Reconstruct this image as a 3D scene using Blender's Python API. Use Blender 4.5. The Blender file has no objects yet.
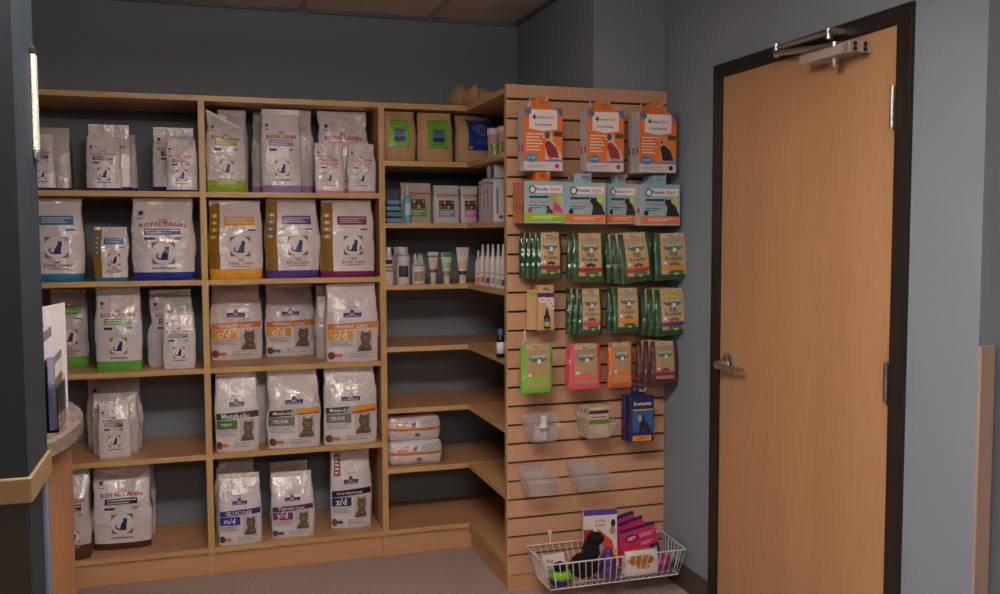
import bpy, bmesh, math, random
from mathutils import Vector, Matrix, noise
from mathutils.geometry import tessellate_polygon
R = random.Random(7)
COL = bpy.context.scene.collection
SC = bpy.context.scene
# ---------------------------------------------------------------- camera
H = 1.4519; FPX = 939.57; YAW = 0.3068; PITCH = 0.0669; ROLL = -0.0034
cam = bpy.data.objects.new('camera', bpy.data.cameras.new('camera')); COL.objects.link(cam); SC.camera = cam
fw = Vector((math.sin(YAW)*math.cos(PITCH), math.cos(YAW)*math.cos(PITCH), -math.sin(PITCH)))
rt = Vector((math.cos(YAW), -math.sin(YAW), 0)); up = rt.cross(fw)
r2 = rt*math.cos(ROLL)+up*math.sin(ROLL); u2 = up*math.cos(ROLL)-rt*math.sin(ROLL)
cam.matrix_world = Matrix(((r2.x, u2.x, -fw.x, 0), (r2.y, u2.y, -fw.y, 0), (r2.z, u2.z, -fw.z, H), (0, 0, 0, 1)))
cam.data.sensor_width = 36; cam.data.lens = FPX*36/1000; cam.data.clip_start = .05
def ray(u, v): return fw + r2*((u-500)/FPX) - u2*((v-297)/FPX)
def onY(u, v, Y): r = ray(u, v); p = r*(Y/r.y); p.z += H; return p
def onX(u, v, X): r = ray(u, v); p = r*(X/r.x); p.z += H; return p
def onZ(u, v, Z): r = ray(u, v); p = r*((Z-H)/r.z); p.z += H; return p
# ---------------------------------------------------------------- materials
MATS = {}
def lin(c): return tuple(((x/255)/12.92 if x <= 10 else ((x/255+.055)/1.055)**2.4) for x in c)+(1,)
def mat(name, rgb, rough=.5, metal=0, bump=0, scale=60, var=0, coat=0, trans=0, alpha=1, emit=0, ior=1.45, stretch=None, spec=.5, dist=.004):
    if name in MATS: return MATS[name]
    m = bpy.data.materials.new(name); m.use_nodes = True; N = m.node_tree.nodes; L = m.node_tree.links
    b = N['Principled BSDF']; c = lin(rgb)
    b.inputs['Base Color'].default_value = c; b.inputs['Roughness'].default_value = rough
    b.inputs['Metallic'].default_value = metal; b.inputs['Coat Weight'].default_value = coat
    b.inputs['Coat Roughness'].default_value = .05; b.inputs['Coat IOR'].default_value = 1.5+.35*coat
    b.inputs['Transmission Weight'].default_value = trans; b.inputs['Alpha'].default_value = alpha
    b.inputs['IOR'].default_value = ior; b.inputs['Specular IOR Level'].default_value = spec
    if emit: b.inputs['Emission Color'].default_value = c; b.inputs['Emission Strength'].default_value = emit
    tc = N.new('ShaderNodeTexCoord'); mp = N.new('ShaderNodeMapping'); L.new(tc.outputs['Object'], mp.inputs[0])
    if stretch: mp.inputs['Scale'].default_value = stretch
    ns = N.new('ShaderNodeTexNoise'); ns.inputs['Scale'].default_value = scale; ns.inputs['Detail'].default_value = 4
    L.new(mp.outputs[0], ns.inputs['Vector'])
    if var:
        mx = N.new('ShaderNodeMix'); mx.data_type = 'RGBA'
        mx.inputs[6].default_value = tuple(x*(1-var) for x in c[:3])+(1,); mx.inputs[7].default_value = tuple(min(1, x*(1+var)) for x in c[:3])+(1,)
        L.new(ns.outputs[0], mx.inputs[0]); L.new(mx.outputs[2], b.inputs['Base Color'])
    if bump:
        bp = N.new('ShaderNodeBump'); bp.inputs['Strength'].default_value = bump; bp.inputs['Distance'].default_value = dist
        L.new(ns.outputs[0], bp.inputs['Height']); L.new(bp.outputs[0], b.inputs['Normal'])
        if coat: L.new(bp.outputs[0], b.inputs['Coat Normal'])
    MATS[name] = m; return m
def wood(name, a, b_, axis='z', rough=.42, scale=9):
    m = bpy.data.materials.new(name); m.use_nodes = True; N = m.node_tree.nodes; L = m.node_tree.links
    b = N['Principled BSDF']; b.inputs['Roughness'].default_value = rough
    tc = N.new('ShaderNodeTexCoord'); mp = N.new('ShaderNodeMapping'); L.new(tc.outputs['Object'], mp.inputs[0])
    mp.inputs['Scale'].default_value = {'z': (9, 9, .5), 'x': (.5, 9, 9), 'y': (9, .5, 9)}[axis]
    n1 = N.new('ShaderNodeTexNoise'); n1.inputs['Scale'].default_value = scale; n1.inputs['Detail'].default_value = 6; n1.inputs['Roughness'].default_value = .65
    L.new(mp.outputs[0], n1.inputs['Vector'])
    n2 = N.new('ShaderNodeTexNoise'); n2.inputs['Scale'].default_value = .35; L.new(mp.outputs[0], n2.inputs['Vector'])
    ad = N.new('ShaderNodeMath'); ad.operation = 'ADD'; L.new(n1.outputs[0], ad.inputs[0]); L.new(n2.outputs[0], ad.inputs[1])
    cr = N.new('ShaderNodeValToRGB'); cr.color_ramp.elements[0].position = .38; cr.color_ramp.elements[1].position = .62
    hl = N.new('ShaderNodeMath'); hl.operation = 'MULTIPLY'; hl.inputs[1].default_value = .5; L.new(ad.outputs[0], hl.inputs[0])
    cr.color_ramp.elements[0].color = lin(a); cr.color_ramp.elements[1].color = lin(b_)
    L.new(hl.outputs[0], cr.inputs[0]); L.new(cr.outputs[0], b.inputs['Base Color'])
    MATS[name] = m; return m
M_EDGE = wood('maple edge band', (196, 158, 100), (214, 176, 118), 'x')
M_EDGEV = wood('maple edge band upright', (196, 158, 100), (214, 176, 118), 'z')
M_MAPLE = wood('maple laminate', (196, 146, 104), (214, 166, 122), 'x')
M_MAPLEV = wood('maple laminate upright', (196, 146, 104), (214, 166, 122), 'z')
M_SLAT = wood('slatwall maple', (194, 150, 119), (210, 166, 134), 'z')
M_DOOR = wood('door maple veneer', (186, 140, 98), (200, 156, 113), 'z', .38, 16)
M_SEAM = mat('raw board edge', (225, 200, 170), .7)
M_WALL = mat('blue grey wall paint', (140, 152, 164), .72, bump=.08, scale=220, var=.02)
M_WALL_SHADED = mat('blue grey wall paint shaded', (132, 141, 150), .75, bump=.08, scale=220, var=.02)  # same wall paint, colour darkened for the weaker light at the back
M_COLUMN = mat('dark teal paint', (22, 34, 43), .6, bump=.08, scale=200)
M_CEIL = mat('ceiling tile', (228, 212, 200), .9, bump=.25, scale=180, var=.05)
M_TBAR = mat('ceiling grid bar', (185, 172, 162), .6)
M_CARPET = mat('grey beige carpet', (176, 158, 150), .95, bump=1, scale=130, var=.5)
M_BASE = mat('dark vinyl baseboard', (82, 72, 66), .5)
M_DFRAME = mat('dark brown door frame', (42, 34, 30), .38)
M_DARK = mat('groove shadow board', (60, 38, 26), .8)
M_STEEL = mat('brushed steel', (190, 188, 188), .3, metal=1)
M_CLOSER = mat('silver closer paint', (178, 168, 166), .4, metal=.15)
M_WIRE = mat('white coated wire', (225, 222, 222), .35)
M_GRANITE = mat('speckled granite', (122, 106, 94), .25, var=.7, scale=70)
def film(name, c, rough=.3): return mat(name, c, rough, bump=1, scale=22, coat=.95, dist=.013)
W = film('white bag film', (236, 228, 231)); WB = film('clear overwrapped bag', (212, 204, 206), .24)
def ink(c, rough=.35): return mat('print %d %d %d' % c, c, rough, bump=.8, scale=18, coat=.22, dist=.010)
NAVY = (38, 44, 104); RED = (186, 36, 38); BLK = (30, 30, 34); GOLD = (150, 112, 44); GREY = (128, 126, 132); WHT = (240, 234, 236)
LINE = (140, 140, 150)
# ---------------------------------------------------------------- mesh builder
class G:
    def __init__(s): s.v = []; s.f = []; s.m = []; s.mats = []; s.sm = []
    def mi(s, m):
        if m not in s.mats: s.mats.append(m)
        return s.mats.index(m)
    def add(s, vs, fs, m, smooth=False):
        o = len(s.v); s.v += [tuple(p) for p in vs]; k = s.mi(m)
        for f in fs: s.f.append(tuple(i+o for i in f)); s.m.append(k); s.sm.append(smooth)
    def box(s, x0, x1, y0, y1, z0, z1, m, fm=None, bev=0):
        """fm: optional dict face->material, faces: x- x+ y- y+ z- z+"""
        v = [(x, y, z) for z in (z0, z1) for y in (y0, y1) for x in (x0, x1)]
        fs = {'z-': (0, 2, 3, 1), 'z+': (4, 5, 7, 6), 'y-': (0, 1, 5, 4), 'y+': (2, 6, 7, 3), 'x-': (0, 4, 6, 2), 'x+': (1, 3, 7, 5)}
        if bev:
            bm = bmesh.new(); bv = [bm.verts.new(p) for p in v]
            for f in fs.values(): bm.faces.new([bv[i] for i in f])
            bmesh.ops.bevel(bm, geom=list(bm.edges), offset=bev, segments=2, affect='EDGES', profile=.5)
            bm.verts.index_update(); s.add([p.co[:] for p in bm.verts], [[q.index for q in f.verts] for f in bm.faces], m); bm.free(); return
        o = len(s.v); s.v += v
        for k, f in fs.items():
            s.f.append(tuple(i+o for i in f)); s.m.append(s.mi((fm or {}).get(k, m))); s.sm.append(False)
    def cyl(s, p0, p1, r0, r1, m, n=12, caps=True):
        p0 = Vector(p0); p1 = Vector(p1); d = (p1-p0).normalized()
        a = d.orthogonal().normalized(); b = d.cross(a); vs = []
        for p, r in ((p0, r0), (p1, r1)):
            for i in range(n): t = 2*math.pi*i/n; vs.append(p+a*math.cos(t)*r+b*math.sin(t)*r)
        fs = [(i, (i+1) % n, n+(i+1) % n, n+i) for i in range(n)]; s.add(vs, fs, m, True)
        if caps: s.add(vs, [tuple(range(n-1, -1, -1)), tuple(range(n, 2*n))], m)
    def tube(s, pts, r, m, n=8):
        for a, b in zip(pts[:-1], pts[1:]): s.cyl(a, b, r, r, m, n)
    def lathe(s, prof, m, n=20, c=(0, 0), sx=1, sy=1):
        vs = []; fs = []
        for r, z in prof:
            for i in range(n): t = 2*math.pi*i/n; vs.append((c[0]+r*sx*math.cos(t), c[1]+r*sy*math.sin(t), z))
        for k in range(len(prof)-1):
            for i in range(n): fs.append((k*n+i, k*n+(i+1) % n, (k+1)*n+(i+1) % n, (k+1)*n+i))
        s.add(vs, fs, m, True)
        s.add(vs, [tuple(range(n-1, -1, -1)), tuple(range((len(prof)-1)*n, len(prof)*n))], m)
    def build(s, name, parent=None, loc=None, rz=0):
        me = bpy.data.meshes.new(name); me.from_pydata(s.v, [], s.f); 
        for m in s.mats: me.materials.append(m)
        me.polygons.foreach_set('material_index', s.m); me.polygons.foreach_set('use_smooth', s.sm); me.update()
        o = bpy.data.objects.new(name, me); COL.objects.link(o)
        if parent: o.parent = parent
        if loc is not None: o.location = loc
        o.rotation_euler.z = rz
        return o
def empty(name, loc, rz=0):
    o = bpy.data.objects.new(name, None); COL.objects.link(o); o.location = loc; o.rotation_euler.z = rz; o.empty_display_size = .05; return o
def tag(o, label, cat, group=None):
    o['label'] = label; o['category'] = cat
    if group: o['group'] = group
    return o
def struct(o): o['kind'] = 'structure'; return o
def copy_tree(o, loc, rz, label=None):
    c = o.copy(); COL.objects.link(c); c.location = loc; c.rotation_euler = (o.rotation_euler.x, o.rotation_euler.y, rz)
    if label: c['label'] = label
    for ch in list(o.children):
        k = ch.copy(); COL.objects.link(k); k.parent = c
        for g in list(ch.children): q = g.copy(); COL.objects.link(q); q.parent = k
    return c
TXT = {}
def textmesh(s, bold=.022):
    if s in TXT: return TXT[s]
    cu = bpy.data.curves.new('t', 'FONT'); cu.body = s; cu.size = 1; cu.resolution_u = 1; cu.offset = bold; cu.align_x = 'CENTER'
    ob = bpy.data.objects.new('t', cu); COL.objects.link(ob)
    dg = bpy.context.evaluated_depsgraph_get(); dg.update()
    me = bpy.data.meshes.new_from_object(ob.evaluated_get(dg))
    vs = [v.co.copy() for v in me.vertices]; fs = [tuple(p.vertices) for p in me.polygons]
    bpy.data.objects.remove(ob); bpy.data.meshes.remove(me); bpy.data.curves.remove(cu)
    x0 = min(v.x for v in vs); x1 = max(v.x for v in vs); y0 = min(v.y for v in vs); y1 = max(v.y for v in vs)
    TXT[s] = ([((v.x-(x0+x1)/2), (v.y-(y0+y1)/2)) for v in vs], fs, x1-x0, y1-y0); return TXT[s]
# ---------------------------------------------------------------- printed surface items
class Surf:
    """front surface F(u,z,off): u 0..1 across, z 0..1 up -> local point. front faces -y"""
    w = h = d = 1; cell = .011
    def P(s, g, pts2, faces, m, lay): g.add([s.F(a, b,   .0014+.0007*lay) for a, b in pts2], faces, m, True)
    def rect(s, g, x0, z0, x1, z1, m, lay=0, skew=0):
        nx = max(1, int((x1-x0)*s.w/s.cell)); nz = max(1, int((z1-z0)*s.h/s.cell)); p = []; f = []
        for j in range(nz+1):
            for i in range(nx+1): a = i/nx; p.append((x0+(x1-x0)*a, z0+(z1-z0)*j/nz+skew*a))
        for j in range(nz):
            for i in range(nx): k = j*(nx+1)+i; f.append((k, k+1, k+nx+2, k+nx+1))
        s.P(g, p, f, ink(m) if isinstance(m, tuple) else m, lay)
    def poly(s, g, pts, m, lay=1):
        t = tessellate_polygon([[Vector((a*s.w, b*s.h, 0)) for a, b in pts]])
        f = []
        for a, b, c in t:
            ar = (pts[b][0]-pts[a][0])*(pts[c][1]-pts[a][1])-(pts[b][1]-pts[a][1])*(pts[c][0]-pts[a][0])
            f.append((a, b, c) if ar > 0 else (a, c, b))
        if s.cell < .03:
            pts = [tuple(p) for p in pts]; st = list(f); f = []; mid = {}
            while st:
                t3 = st.pop(); L = [((pts[t3[i]][0]-pts[t3[(i+1) % 3]][0])*s.w)**2+((pts[t3[i]][1]-pts[t3[(i+1) % 3]][1])*s.h)**2 for i in range(3)]; i = L.index(max(L))
                if L[i] < .009**2: f.append(t3); continue
                a, b, c = t3[i], t3[(i+1) % 3], t3[(i+2) % 3]; k = (min(a, b), max(a, b))
                if k not in mid: mid[k] = len(pts); pts.append(((pts[a][0]+pts[b][0])/2, (pts[a][1]+pts[b][1])/2))
                st += [(a, mid[k], c), (mid[k], b, c)]
        s.P(g, pts, f, ink(m), lay)
    def ell(s, g, cx, cz, rx, rz, m, lay=1, n=14):
        pts = [(cx, cz)]; f = []
        for k in (.5, 1):
            for i in range(n): t = 2*math.pi*i/n; pts.append((cx+rx*k*math.cos(t), cz+rz*k*math.sin(t)))
        for i in range(n):
            j = (i+1) % n; f.append((0, 1+i, 1+j)); f.append((1+i, n+1+i, n+1+j, 1+j))
        s.P(g, pts, f, ink(m), lay)
    def shp(s, g, pts, x0, z0, x1, z1, m, lay=2): s.poly(g, [(x0+(x1-x0)*a, z0+(z1-z0)*b) for a, b in pts], m, lay)
    def text(s, g, t, cx, cz, wd, m, lay=2, ht=None, arc=0):
        vs, fs, tw, th = textmesh(t); k = wd*s.w/tw; kz = k if ht is None else ht*s.h/th
        p = []
        for a, b in vs:
            q = a*k/s.w; p.append((cx+q, cz+b*kz/s.h + arc*(1-(2*q/wd)**2)))
        s.P(g, p, fs, ink(m), lay)
    def lines(s, g, x0, z0, x1, z1, n, m, lay=1, fill=.4):
        for i in range(n):
            zc = z1-(z1-z0)*(i+.5)/n; t = (z1-z0)/n*fill/2; s.rect(g, x0, zc-t, x0+(x1-x0)*(1-.35*((i*37 % 10)/10)), zc+t, m, lay)
def nz(x, y, z): return noise.noise(Vector((x, y, z)))
class Bag(Surf):
    def __init__(s, w, h, d, seed, seal=.05, crump=1., lean=0., topw=.97, hang=False, round_=1., cut=0):
        s.w, s.h, s.d, s.sd, s.seal, s.cr, s.lean, s.topw, s.hang, s.rd, s.cut = w, h, d, seed*3.17, seal, crump, lean, topw, hang, round_, cut
    def prof(s, t):
        if s.hang: k = min(1, .35+t*5) * (1 if t < .45 else max(.08, 1-((t-.45)/.55)**1.4*.92))
        else: k = min(1, .86+t*2.2) * (1 if t < .6 else max(.05, 1-((t-.6)/.4)**1.5*.95))
        return k
    def hw(s, t, side):
        w = s.w/2
        b = .96+.04*math.sin(math.pi*min(1, t*1.15)) if not s.hang else 1
        return w*b*(1-(1-s.topw)*max(0, (t-.5)*2)) + s.cr*(.007*nz(side*3+s.sd, t*3.2, s.sd)+.003*nz(side*3+s.sd, t*9, s.sd))*min(1, .3+t*2)*(0.4 if s.hang else 1)
    def F(s, u, z, off=0):
        t = min(1, z/(1-s.seal)); dep = s.d/2*s.prof(t); e = 2*u-1
        hw = (s.hw(t, -1)*(1-u)+s.hw(t, 1)*u)
        x = e*hw; Z = z*s.h
        y = -dep*(.62+.38*(1-abs(e)**3.2))
        c = s.cr*(.35+.65*t)*(1-.25*abs(e))*(.011*nz(x*9+s.sd, Z*8, s.sd)+.004*nz(x*22, Z*17+s.sd, 1.3)+.006*abs(nz(x*11+Z*12, s.sd, Z*7-x*11)))
        if s.hang: c *= .5
        y = min(-.0014, y + c*min(1, dep/.012)) + s.lean*Z
        if s.cut: Z -= s.cut*s.h*max(0, t-.62)/.38*u
        return Vector((x, y-off, Z+.0005))
    def B(s, u, z):
        t = min(1, z/(1-s.seal)); dep = s.d/2*s.prof(t); e = 2*u-1
        x = e*(s.hw(t, -1)*(1-u)+s.hw(t, 1)*u); Z = z*s.h
        y = dep*(.75+.25*(1-e**4))+s.lean*Z
        if s.cut: Z -= s.cut*s.h*max(0, t-.62)/.38*u
        return Vector((x, max(y, .0014+s.lean*z*s.h), Z+.0005))
    def body(s, m, band=None, bandh=0, extra=None):
        g = G(); zt = 1-s.seal; nx = max(8, int(s.w/.009)); nn = max(10, int(s.h*zt/.009)); nb = 4
        zs = [zt*j/nn for j in range(nn+1)]
        if bandh: k = min(range(1, nn), key=lambda i: abs(zs[i]-bandh)); zs[k] = bandh
        ring = nx+1+nb+1+2; vs = []
        for z in zs:
            t = z/zt
            fr = [s.F(i/nx, z) for i in range(nx+1)]; bk = [s.B(1-i/nb, z) for i in range(nb+1)]
            def mid(a, b, sg): q = (a+b)/2; q.x -= sg*min(.014, s.d*.13)*s.prof(t)*(1 if not s.hang else .2)*max(0, t-.1); return q
            vs += fr+[mid(fr[-1], bk[0], 1)]+bk+[mid(bk[-1], fr[0], -1)]
        bf = []; wf = []
        for j in range(len(zs)-1):
            for i in range(ring):
                k = (i+1) % ring; q = (j*ring+i, j*ring+k, (j+1)*ring+k, (j+1)*ring+i)
                (bf if band and zs[j+1] <= bandh+1e-6 else wf).append(q)
        g.add(vs, wf, m, True)
        if bf: g.add(vs, bf, ink(band), True)
        g.add(vs, [tuple(range(ring-1, -1, -1)), tuple(range((len(zs)-1)*ring, len(zs)*ring))], m)
        return g
    def sealmesh(s, m, slot=False, m2=None):
        g = G(); z0 = 1-s.seal; n = 20; th = .0013
        def strip(u0, u1, a, b, k, m=m):
            if m2 and k == n: strip(0, .17, a, b, 5, m2); strip(.90, 1, a, b, 3, m2); u0, u1, k = .17, .90, 12
            if m2 and k == 8: u0, u1 = max(u0, .17), min(u1, .90)
            if m2 and k == 8 and u0 < .3: strip(0, .17, a, b, 5, m2)
            if m2 and k == 8 and u0 > .5: strip(.90, 1, a, b, 3, m2)
            vs = []; nr = 5
            for j in range(nr+1):
                z = a+(b-a)*j/nr
                for i in range(k+1):
                    u = u0+(u1-u0)*i/k; p = s.F(u, z); wv = s.cr*.004*nz(u*3+s.sd, 2, s.sd)*(z-z0)/max(s.seal, .01)+.0007*(j % 2); vs.append((p.x, s.lean*s.h*z-th+wv, p.z))
            o = len(vs); vs += [(x, y+2*th, z) for x, y, z in vs]; fs = []
            for j in range(nr):
                for i in range(k): q = j*(k+1)+i; fs.append((q, q+1, q+k+2, q+k+1)); fs.append((o+q+k+1, o+q+k+2, o+q+1, o+q))
            for j in range(nr):
                q = j*(k+1); fs.append((q+k+1, o+q+k+1, o+q, q)); q += k; fs.append((q, o+q, o+q+k+1, q+k+1))
            for i in range(k): fs.append((i, o+i, o+i+1, i+1)); q = nr*(k+1)+i; fs.append((q+1, o+q+1, o+q, q))
            g.add(vs, fs, m, False)
        if slot:
            sw = .011/s.w; a = z0+.3*s.seal; b = 1-.3*s.seal
            strip(0, 1, z0, a, n); strip(0, .5-sw, a, b, 8); strip(.5+sw, 1, a, b, 8); strip(0, 1, b, 1, n)
        else: strip(0, 1, z0, 1, n)
        return g
class Box(Surf):
    cell = .05
    def __init__(s, w, h, d): s.w, s.h, s.d = w, h, d
    def F(s, u, z, off=0): return Vector(((u-.5)*s.w, -s.d/2-off*.5, z*s.h))
    def body(s, m, fm=None):
        g = G(); g.box(-s.w/2, s.w/2, -s.d/2, s.d/2, 0, s.h, m, fm); return g
# motifs -------------------------------------------------------------------------
CAT = [(.35, 0), (.78, 0), (.80, .04), (.73, .09), (.75, .35), (.77, .55), (.81, .70), (.80, .84), (.78, 1), (.71, .91), (.63, .91), (.57, 1), (.55, .85), (.56, .72), (.46, .57), (.39, .38), (.34, .16), (.25, .12), (.13, .2), (.11, .33), (.18, .42), (.14, .47), (.04, .38), (.02, .2), (.14, .05)]
TAB = [(0, 0), (1, 0), (.99, .15), (.9, .3), (.85, .42), (.91, .55), (.93, .7), (.89, .84), (.87, 1), (.71, .9), (.45, .9), (.28, 1), (.24, .82), (.19, .68), (.22, .54), (.3, .42), (.2, .3), (.05, .18)]
STAR = [(.5, .35), (.8, .1), (.72, .5), (1, .75), (.66, .72), (.5, 1), (.36, .72), (0, .78), (.28, .5), (.18, .1)]
DOG = [(.1, 0), (.34, 0), (.36, .3), (.5, .05), (.95, 0), (1, .12), (.9, .3), (.72, .5), (.5, .68), (.52, .82), (.44, .95), (.28, 1), (.1, .93), (0, .84), (.02, .76), (.16, .74), (.2, .6), (.14, .3)]
CATB = [(.1, 0), (1, 0), (.98, .14), (.86, .3), (.8, .5), (.6, .68), (.46, .76), (.44, .9), (.36, 1), (.3, .93), (.2, .93), (.1, 1), (.04, .86), (0, .74), (.14, .62), (.2, .4)]
def cat_pic(b, g, x0, z0, x1, z1, white=WHT, gold=GOLD):
    xm = (x0+x1)/2; zm = (z0+z1)/2
    b.rect(g, x0, z0, x1, z1, gold, 1); b.ell(g, xm, zm, (x1-x0)*.53, (z1-z0)*.53, white, 2, 20)
    b.shp(g, CAT, x0+(x1-x0)*.15, z0+(z1-z0)*.18, x1-(x1-x0)*.12, z1-(z1-z0)*.17, NAVY, 3)
def tabby(b, g, x0, z0, x1, z1):
    b.rect(g, x0-.02, z0, x1+.02, z1+.01, (204, 196, 196), 0)
    b.shp(g, TAB, x0, z0, x1, z1, (112, 95, 80), 1)
    w = x1-x0; h = z1-z0
    b.ell(g, x0+.55*w, z0+.66*h, .17*w, .08*h, (118, 98, 80), 2, 10); b.ell(g, x0+.55*w, z0+.56*h, .085*w, .04*h, (170, 154, 138), 3, 10)
    for sx in (-1, 1): b.ell(g, x0+(.55+sx*.1)*w, z0+.70*h, .045*w, .028*h, (188, 186, 92), 3, 8); b.ell(g, x0+(.55+sx*.1)*w, z0+.70*h, .015*w, .022*h, BLK, 4, 6)
    for k in (-.12, 0, .12): b.rect(g, x0+(.53+k)*w, z0+.78*h, x0+(.56+k)*w, z0+.87*h, (50, 42, 38), 2)
    for k in range(3): b.rect(g, x0+(.2+.12*k)*w, z0+(.08+.1*k)*h, x0+(.75+.03*k)*w, z0+(.11+.1*k)*h, (54, 46, 40), 2, skew=.01)
    b.ell(g, x0+.62*w, z0+.24*h, .16*w, .06*h, (160, 118, 70), 3, 8)
def crown(b, g, x, z, s, m=RED):
    k = s*b.w/b.h
    for i in range(5): a = (i-2); b.poly(g, [(x+a*s*.22-s*.07, z), (x+a*s*.22+s*.05, z), (x+a*s*.27+s*.06, z+k*.36), (x+a*s*.27-s*.06, z+k*.36)], m, 1)
    b.rect(g, x-s*.5, z-k*.14, x+s*.5, z-k*.04, m, 1)
def rc_a(b, g, band, lab=None, big=1, labtext=None, two=None, pic=True, txt=1, gold=GOLD, arc=0):
    lab = lab or band
    b.shp(g, STAR, .08, .77, .2, .77+.12*b.w/b.h, NAVY, 1); b.rect(g, .09, .75, .19, .758, NAVY, 1)
    if txt: crown(b, g, .5, .712, .12); b.text(g, 'ROYAL CANIN', .5, .665, .74, RED, arc=arc, ht=.05)
    b.rect(g, .2, .555, .78, .625, lab, 1)
    if two: b.rect(g, .52, .555, .78, .625, two, 2)
    b.text(g, labtext, .49, .59, .5, WHT, 3) if labtext else b.lines(g, .24, .56, .76, .62, 2, WHT, 3, .35)
    b.lines(g, .2, .49, .38, .525, 1, NAVY, 1, .8); b.lines(g, .68, .49, .8, .525, 2, NAVY, 1, .5)
    if pic: cat_pic(b, g, .32, .2, .68, .2+.36*b.w/b.h, gold=gold)
    b.lines(g, .3, .135, .7, .165, 1, LINE, 1, .6)
def rc_b(b, g, band, x0=.2, gb=0):
    s = 1-x0; X = lambda a: x0+s*a
    b.rect(g, X(.1), .68, X(.82), .79, band, 1); b.lines(g, X(.16), .70, X(.78), .775, 3, WHT, 2, .35)
    b.lines(g, X(.66), .605, X(.84), .635, 1, NAVY, 1, .6)
    cat_pic(b, g, X(.24), .29, X(.70), .29+.46*s*b.w/b.h)
    crown(b, g, X(.48), .235, .1); b.text(g, 'ROYAL CANIN', X(.48), .197, .56*s, RED, ht=.036); b.lines(g, X(.28), .15, X(.7), .17, 1, LINE, 1, .6)
def hills(b, g, kind):
    b.lines(g, .4, .70, .58, .715, 1, LINE, 1, .6); b.ell(g, .49, .66, .035, .02, (170, 50, 60), 2, 8); b.rect(g, .45, .635, .53, .665, NAVY, 1)
    b.poly(g, [(.32, .575), (.66, .575), (.68, .63), (.58, .63), (.5, .645), (.42, .63), (.32, .63)], (44, 58, 122), 1)
    b.text(g, "Hill's", .49, .618, .1, WHT, 3); b.text(g, 'PRESCRIPTION DIET', .49, .592, .28, WHT, 3)
    top, sub, ttop, tsub, two, pill = kind
    b.rect(g, .03, .41, .97, .49, top, 1, skew=.025)
    if two: b.rect(g, .5, .423+.012, .97, .503, two[0], 2, skew=.013);
    if two and len(two) > 1: b.rect(g, .52, .40, .97, .435, two[1], 3, skew=.025)
    if two: b.ell(g, .5, .458, .07, .045, (196, 196, 202), 3)
    b.text(g, ttop, .27 if two else .46, .457, .34 if two else .62, WHT, 4)
    b.rect(g, .03, .29, .5, .405, sub, 2); b.text(g, tsub, .25, .35, .26, WHT, 3)
    b.lines(g, .05, .2, .52, .275, 4, LINE, 1, .3); tabby(b, g, .58, .13, .87, .40)
    b.ell(g, .08, .085, .065, .05, (96, 56, 34), 3, 12); b.ell(g, .09, .085, .045, .035, (132, 84, 48), 4, 10)
    b.rect(g, .13, .065, .28, .105, pill, 2); b.lines(g, .4, .05, .9, .12, 3, LINE, 1, .3)
# ---------------------------------------------------------------- room
CEIL = 2.49; YB = 4.54; XW = 1.53; XR = 1.849; YP = 3.537; YS = 4.1113; XS = 1.149; YBUMP = 3.568
def slab(name, *a, m, kind=True):
    g = G(); g.box(*a, m); o = g.build(name); return struct(o) if kind else o
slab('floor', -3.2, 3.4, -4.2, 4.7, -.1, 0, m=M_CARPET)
slab('wall_back', -3.2, XW, YB, YB+.15, 0, CEIL, m=M_WALL_SHADED)
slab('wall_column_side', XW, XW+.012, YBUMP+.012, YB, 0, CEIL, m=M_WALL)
slab('wall_column_front', XW, XR, YBUMP, YBUMP+.012, 0, CEIL, m=M_WALL_SHADED)
# right wall with door opening
DY0, DY1, DZ = 2.118, 3.148, 2.074
YC = 1.868
g = G(); T = .14
g.box(XR, XR+T, DY1-.012, YBUMP, 0, CEIL, M_WALL); g.box(XR, XR+T, YC, DY0+.012, 0, CEIL, M_WALL); g.box(XR, XR+T, DY0+.012, DY1-.012, DZ-.012, CEIL, M_WALL)
struct(g.build('wall_right'))
slab('wall_right_return', XR+T, 3.4, YC, YC+.14, 0, CEIL, m=M_WALL)
slab('wall_left', -3.2, -3.05, -4.2, YB, 0, CEIL, m=M_WALL)
slab('wall_front', -3.05, 3.4, -4.2, -4.05, 0, CEIL, m=M_WALL)
slab('wall_far_right', 3.25, 3.4, -4.05, YC, 0, CEIL, m=M_WALL)
slab('baseboard_right', XR-.006, XR, DY1, YP+.03, .001, .1, m=M_BASE)
slab('baseboard_return', XR+.06, 3.2, YC-.008, YC, .001, .1, m=M_BASE)
# ceiling tiles + grid
g = G(); g.box(-3.2, 3.4, -4.2, 4.7, CEIL+.012, CEIL+.06, M_CEIL)
x = .465-.6096*6
while x < 3.4: g.box(x-.012, x+.012, -4.1, YB, CEIL-.001, CEIL+.012, M_TBAR) if -3 < x else 0; x += .6096
y = 4.62-.6096*14*1
while y < YB: g.box(-3.05, 3.25, y-.012, y+.012, CEIL, CEIL+.0125, M_TBAR) if y > -4 else 0; y += 1.2192
struct(g.build('ceiling'))
M_ANG = mat('wall angle', (120, 112, 106), .6)
g = G(); g.box(-3.05, XW, YB-.02, YB, CEIL-.004, CEIL+.012, M_ANG); struct(g.build('trim_ceiling_back'))
g = G(); g.box(XW-.02, XW, YBUMP, YB-.02, CEIL-.004, CEIL+.012, M_ANG); struct(g.build('trim_ceiling_side'))
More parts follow.
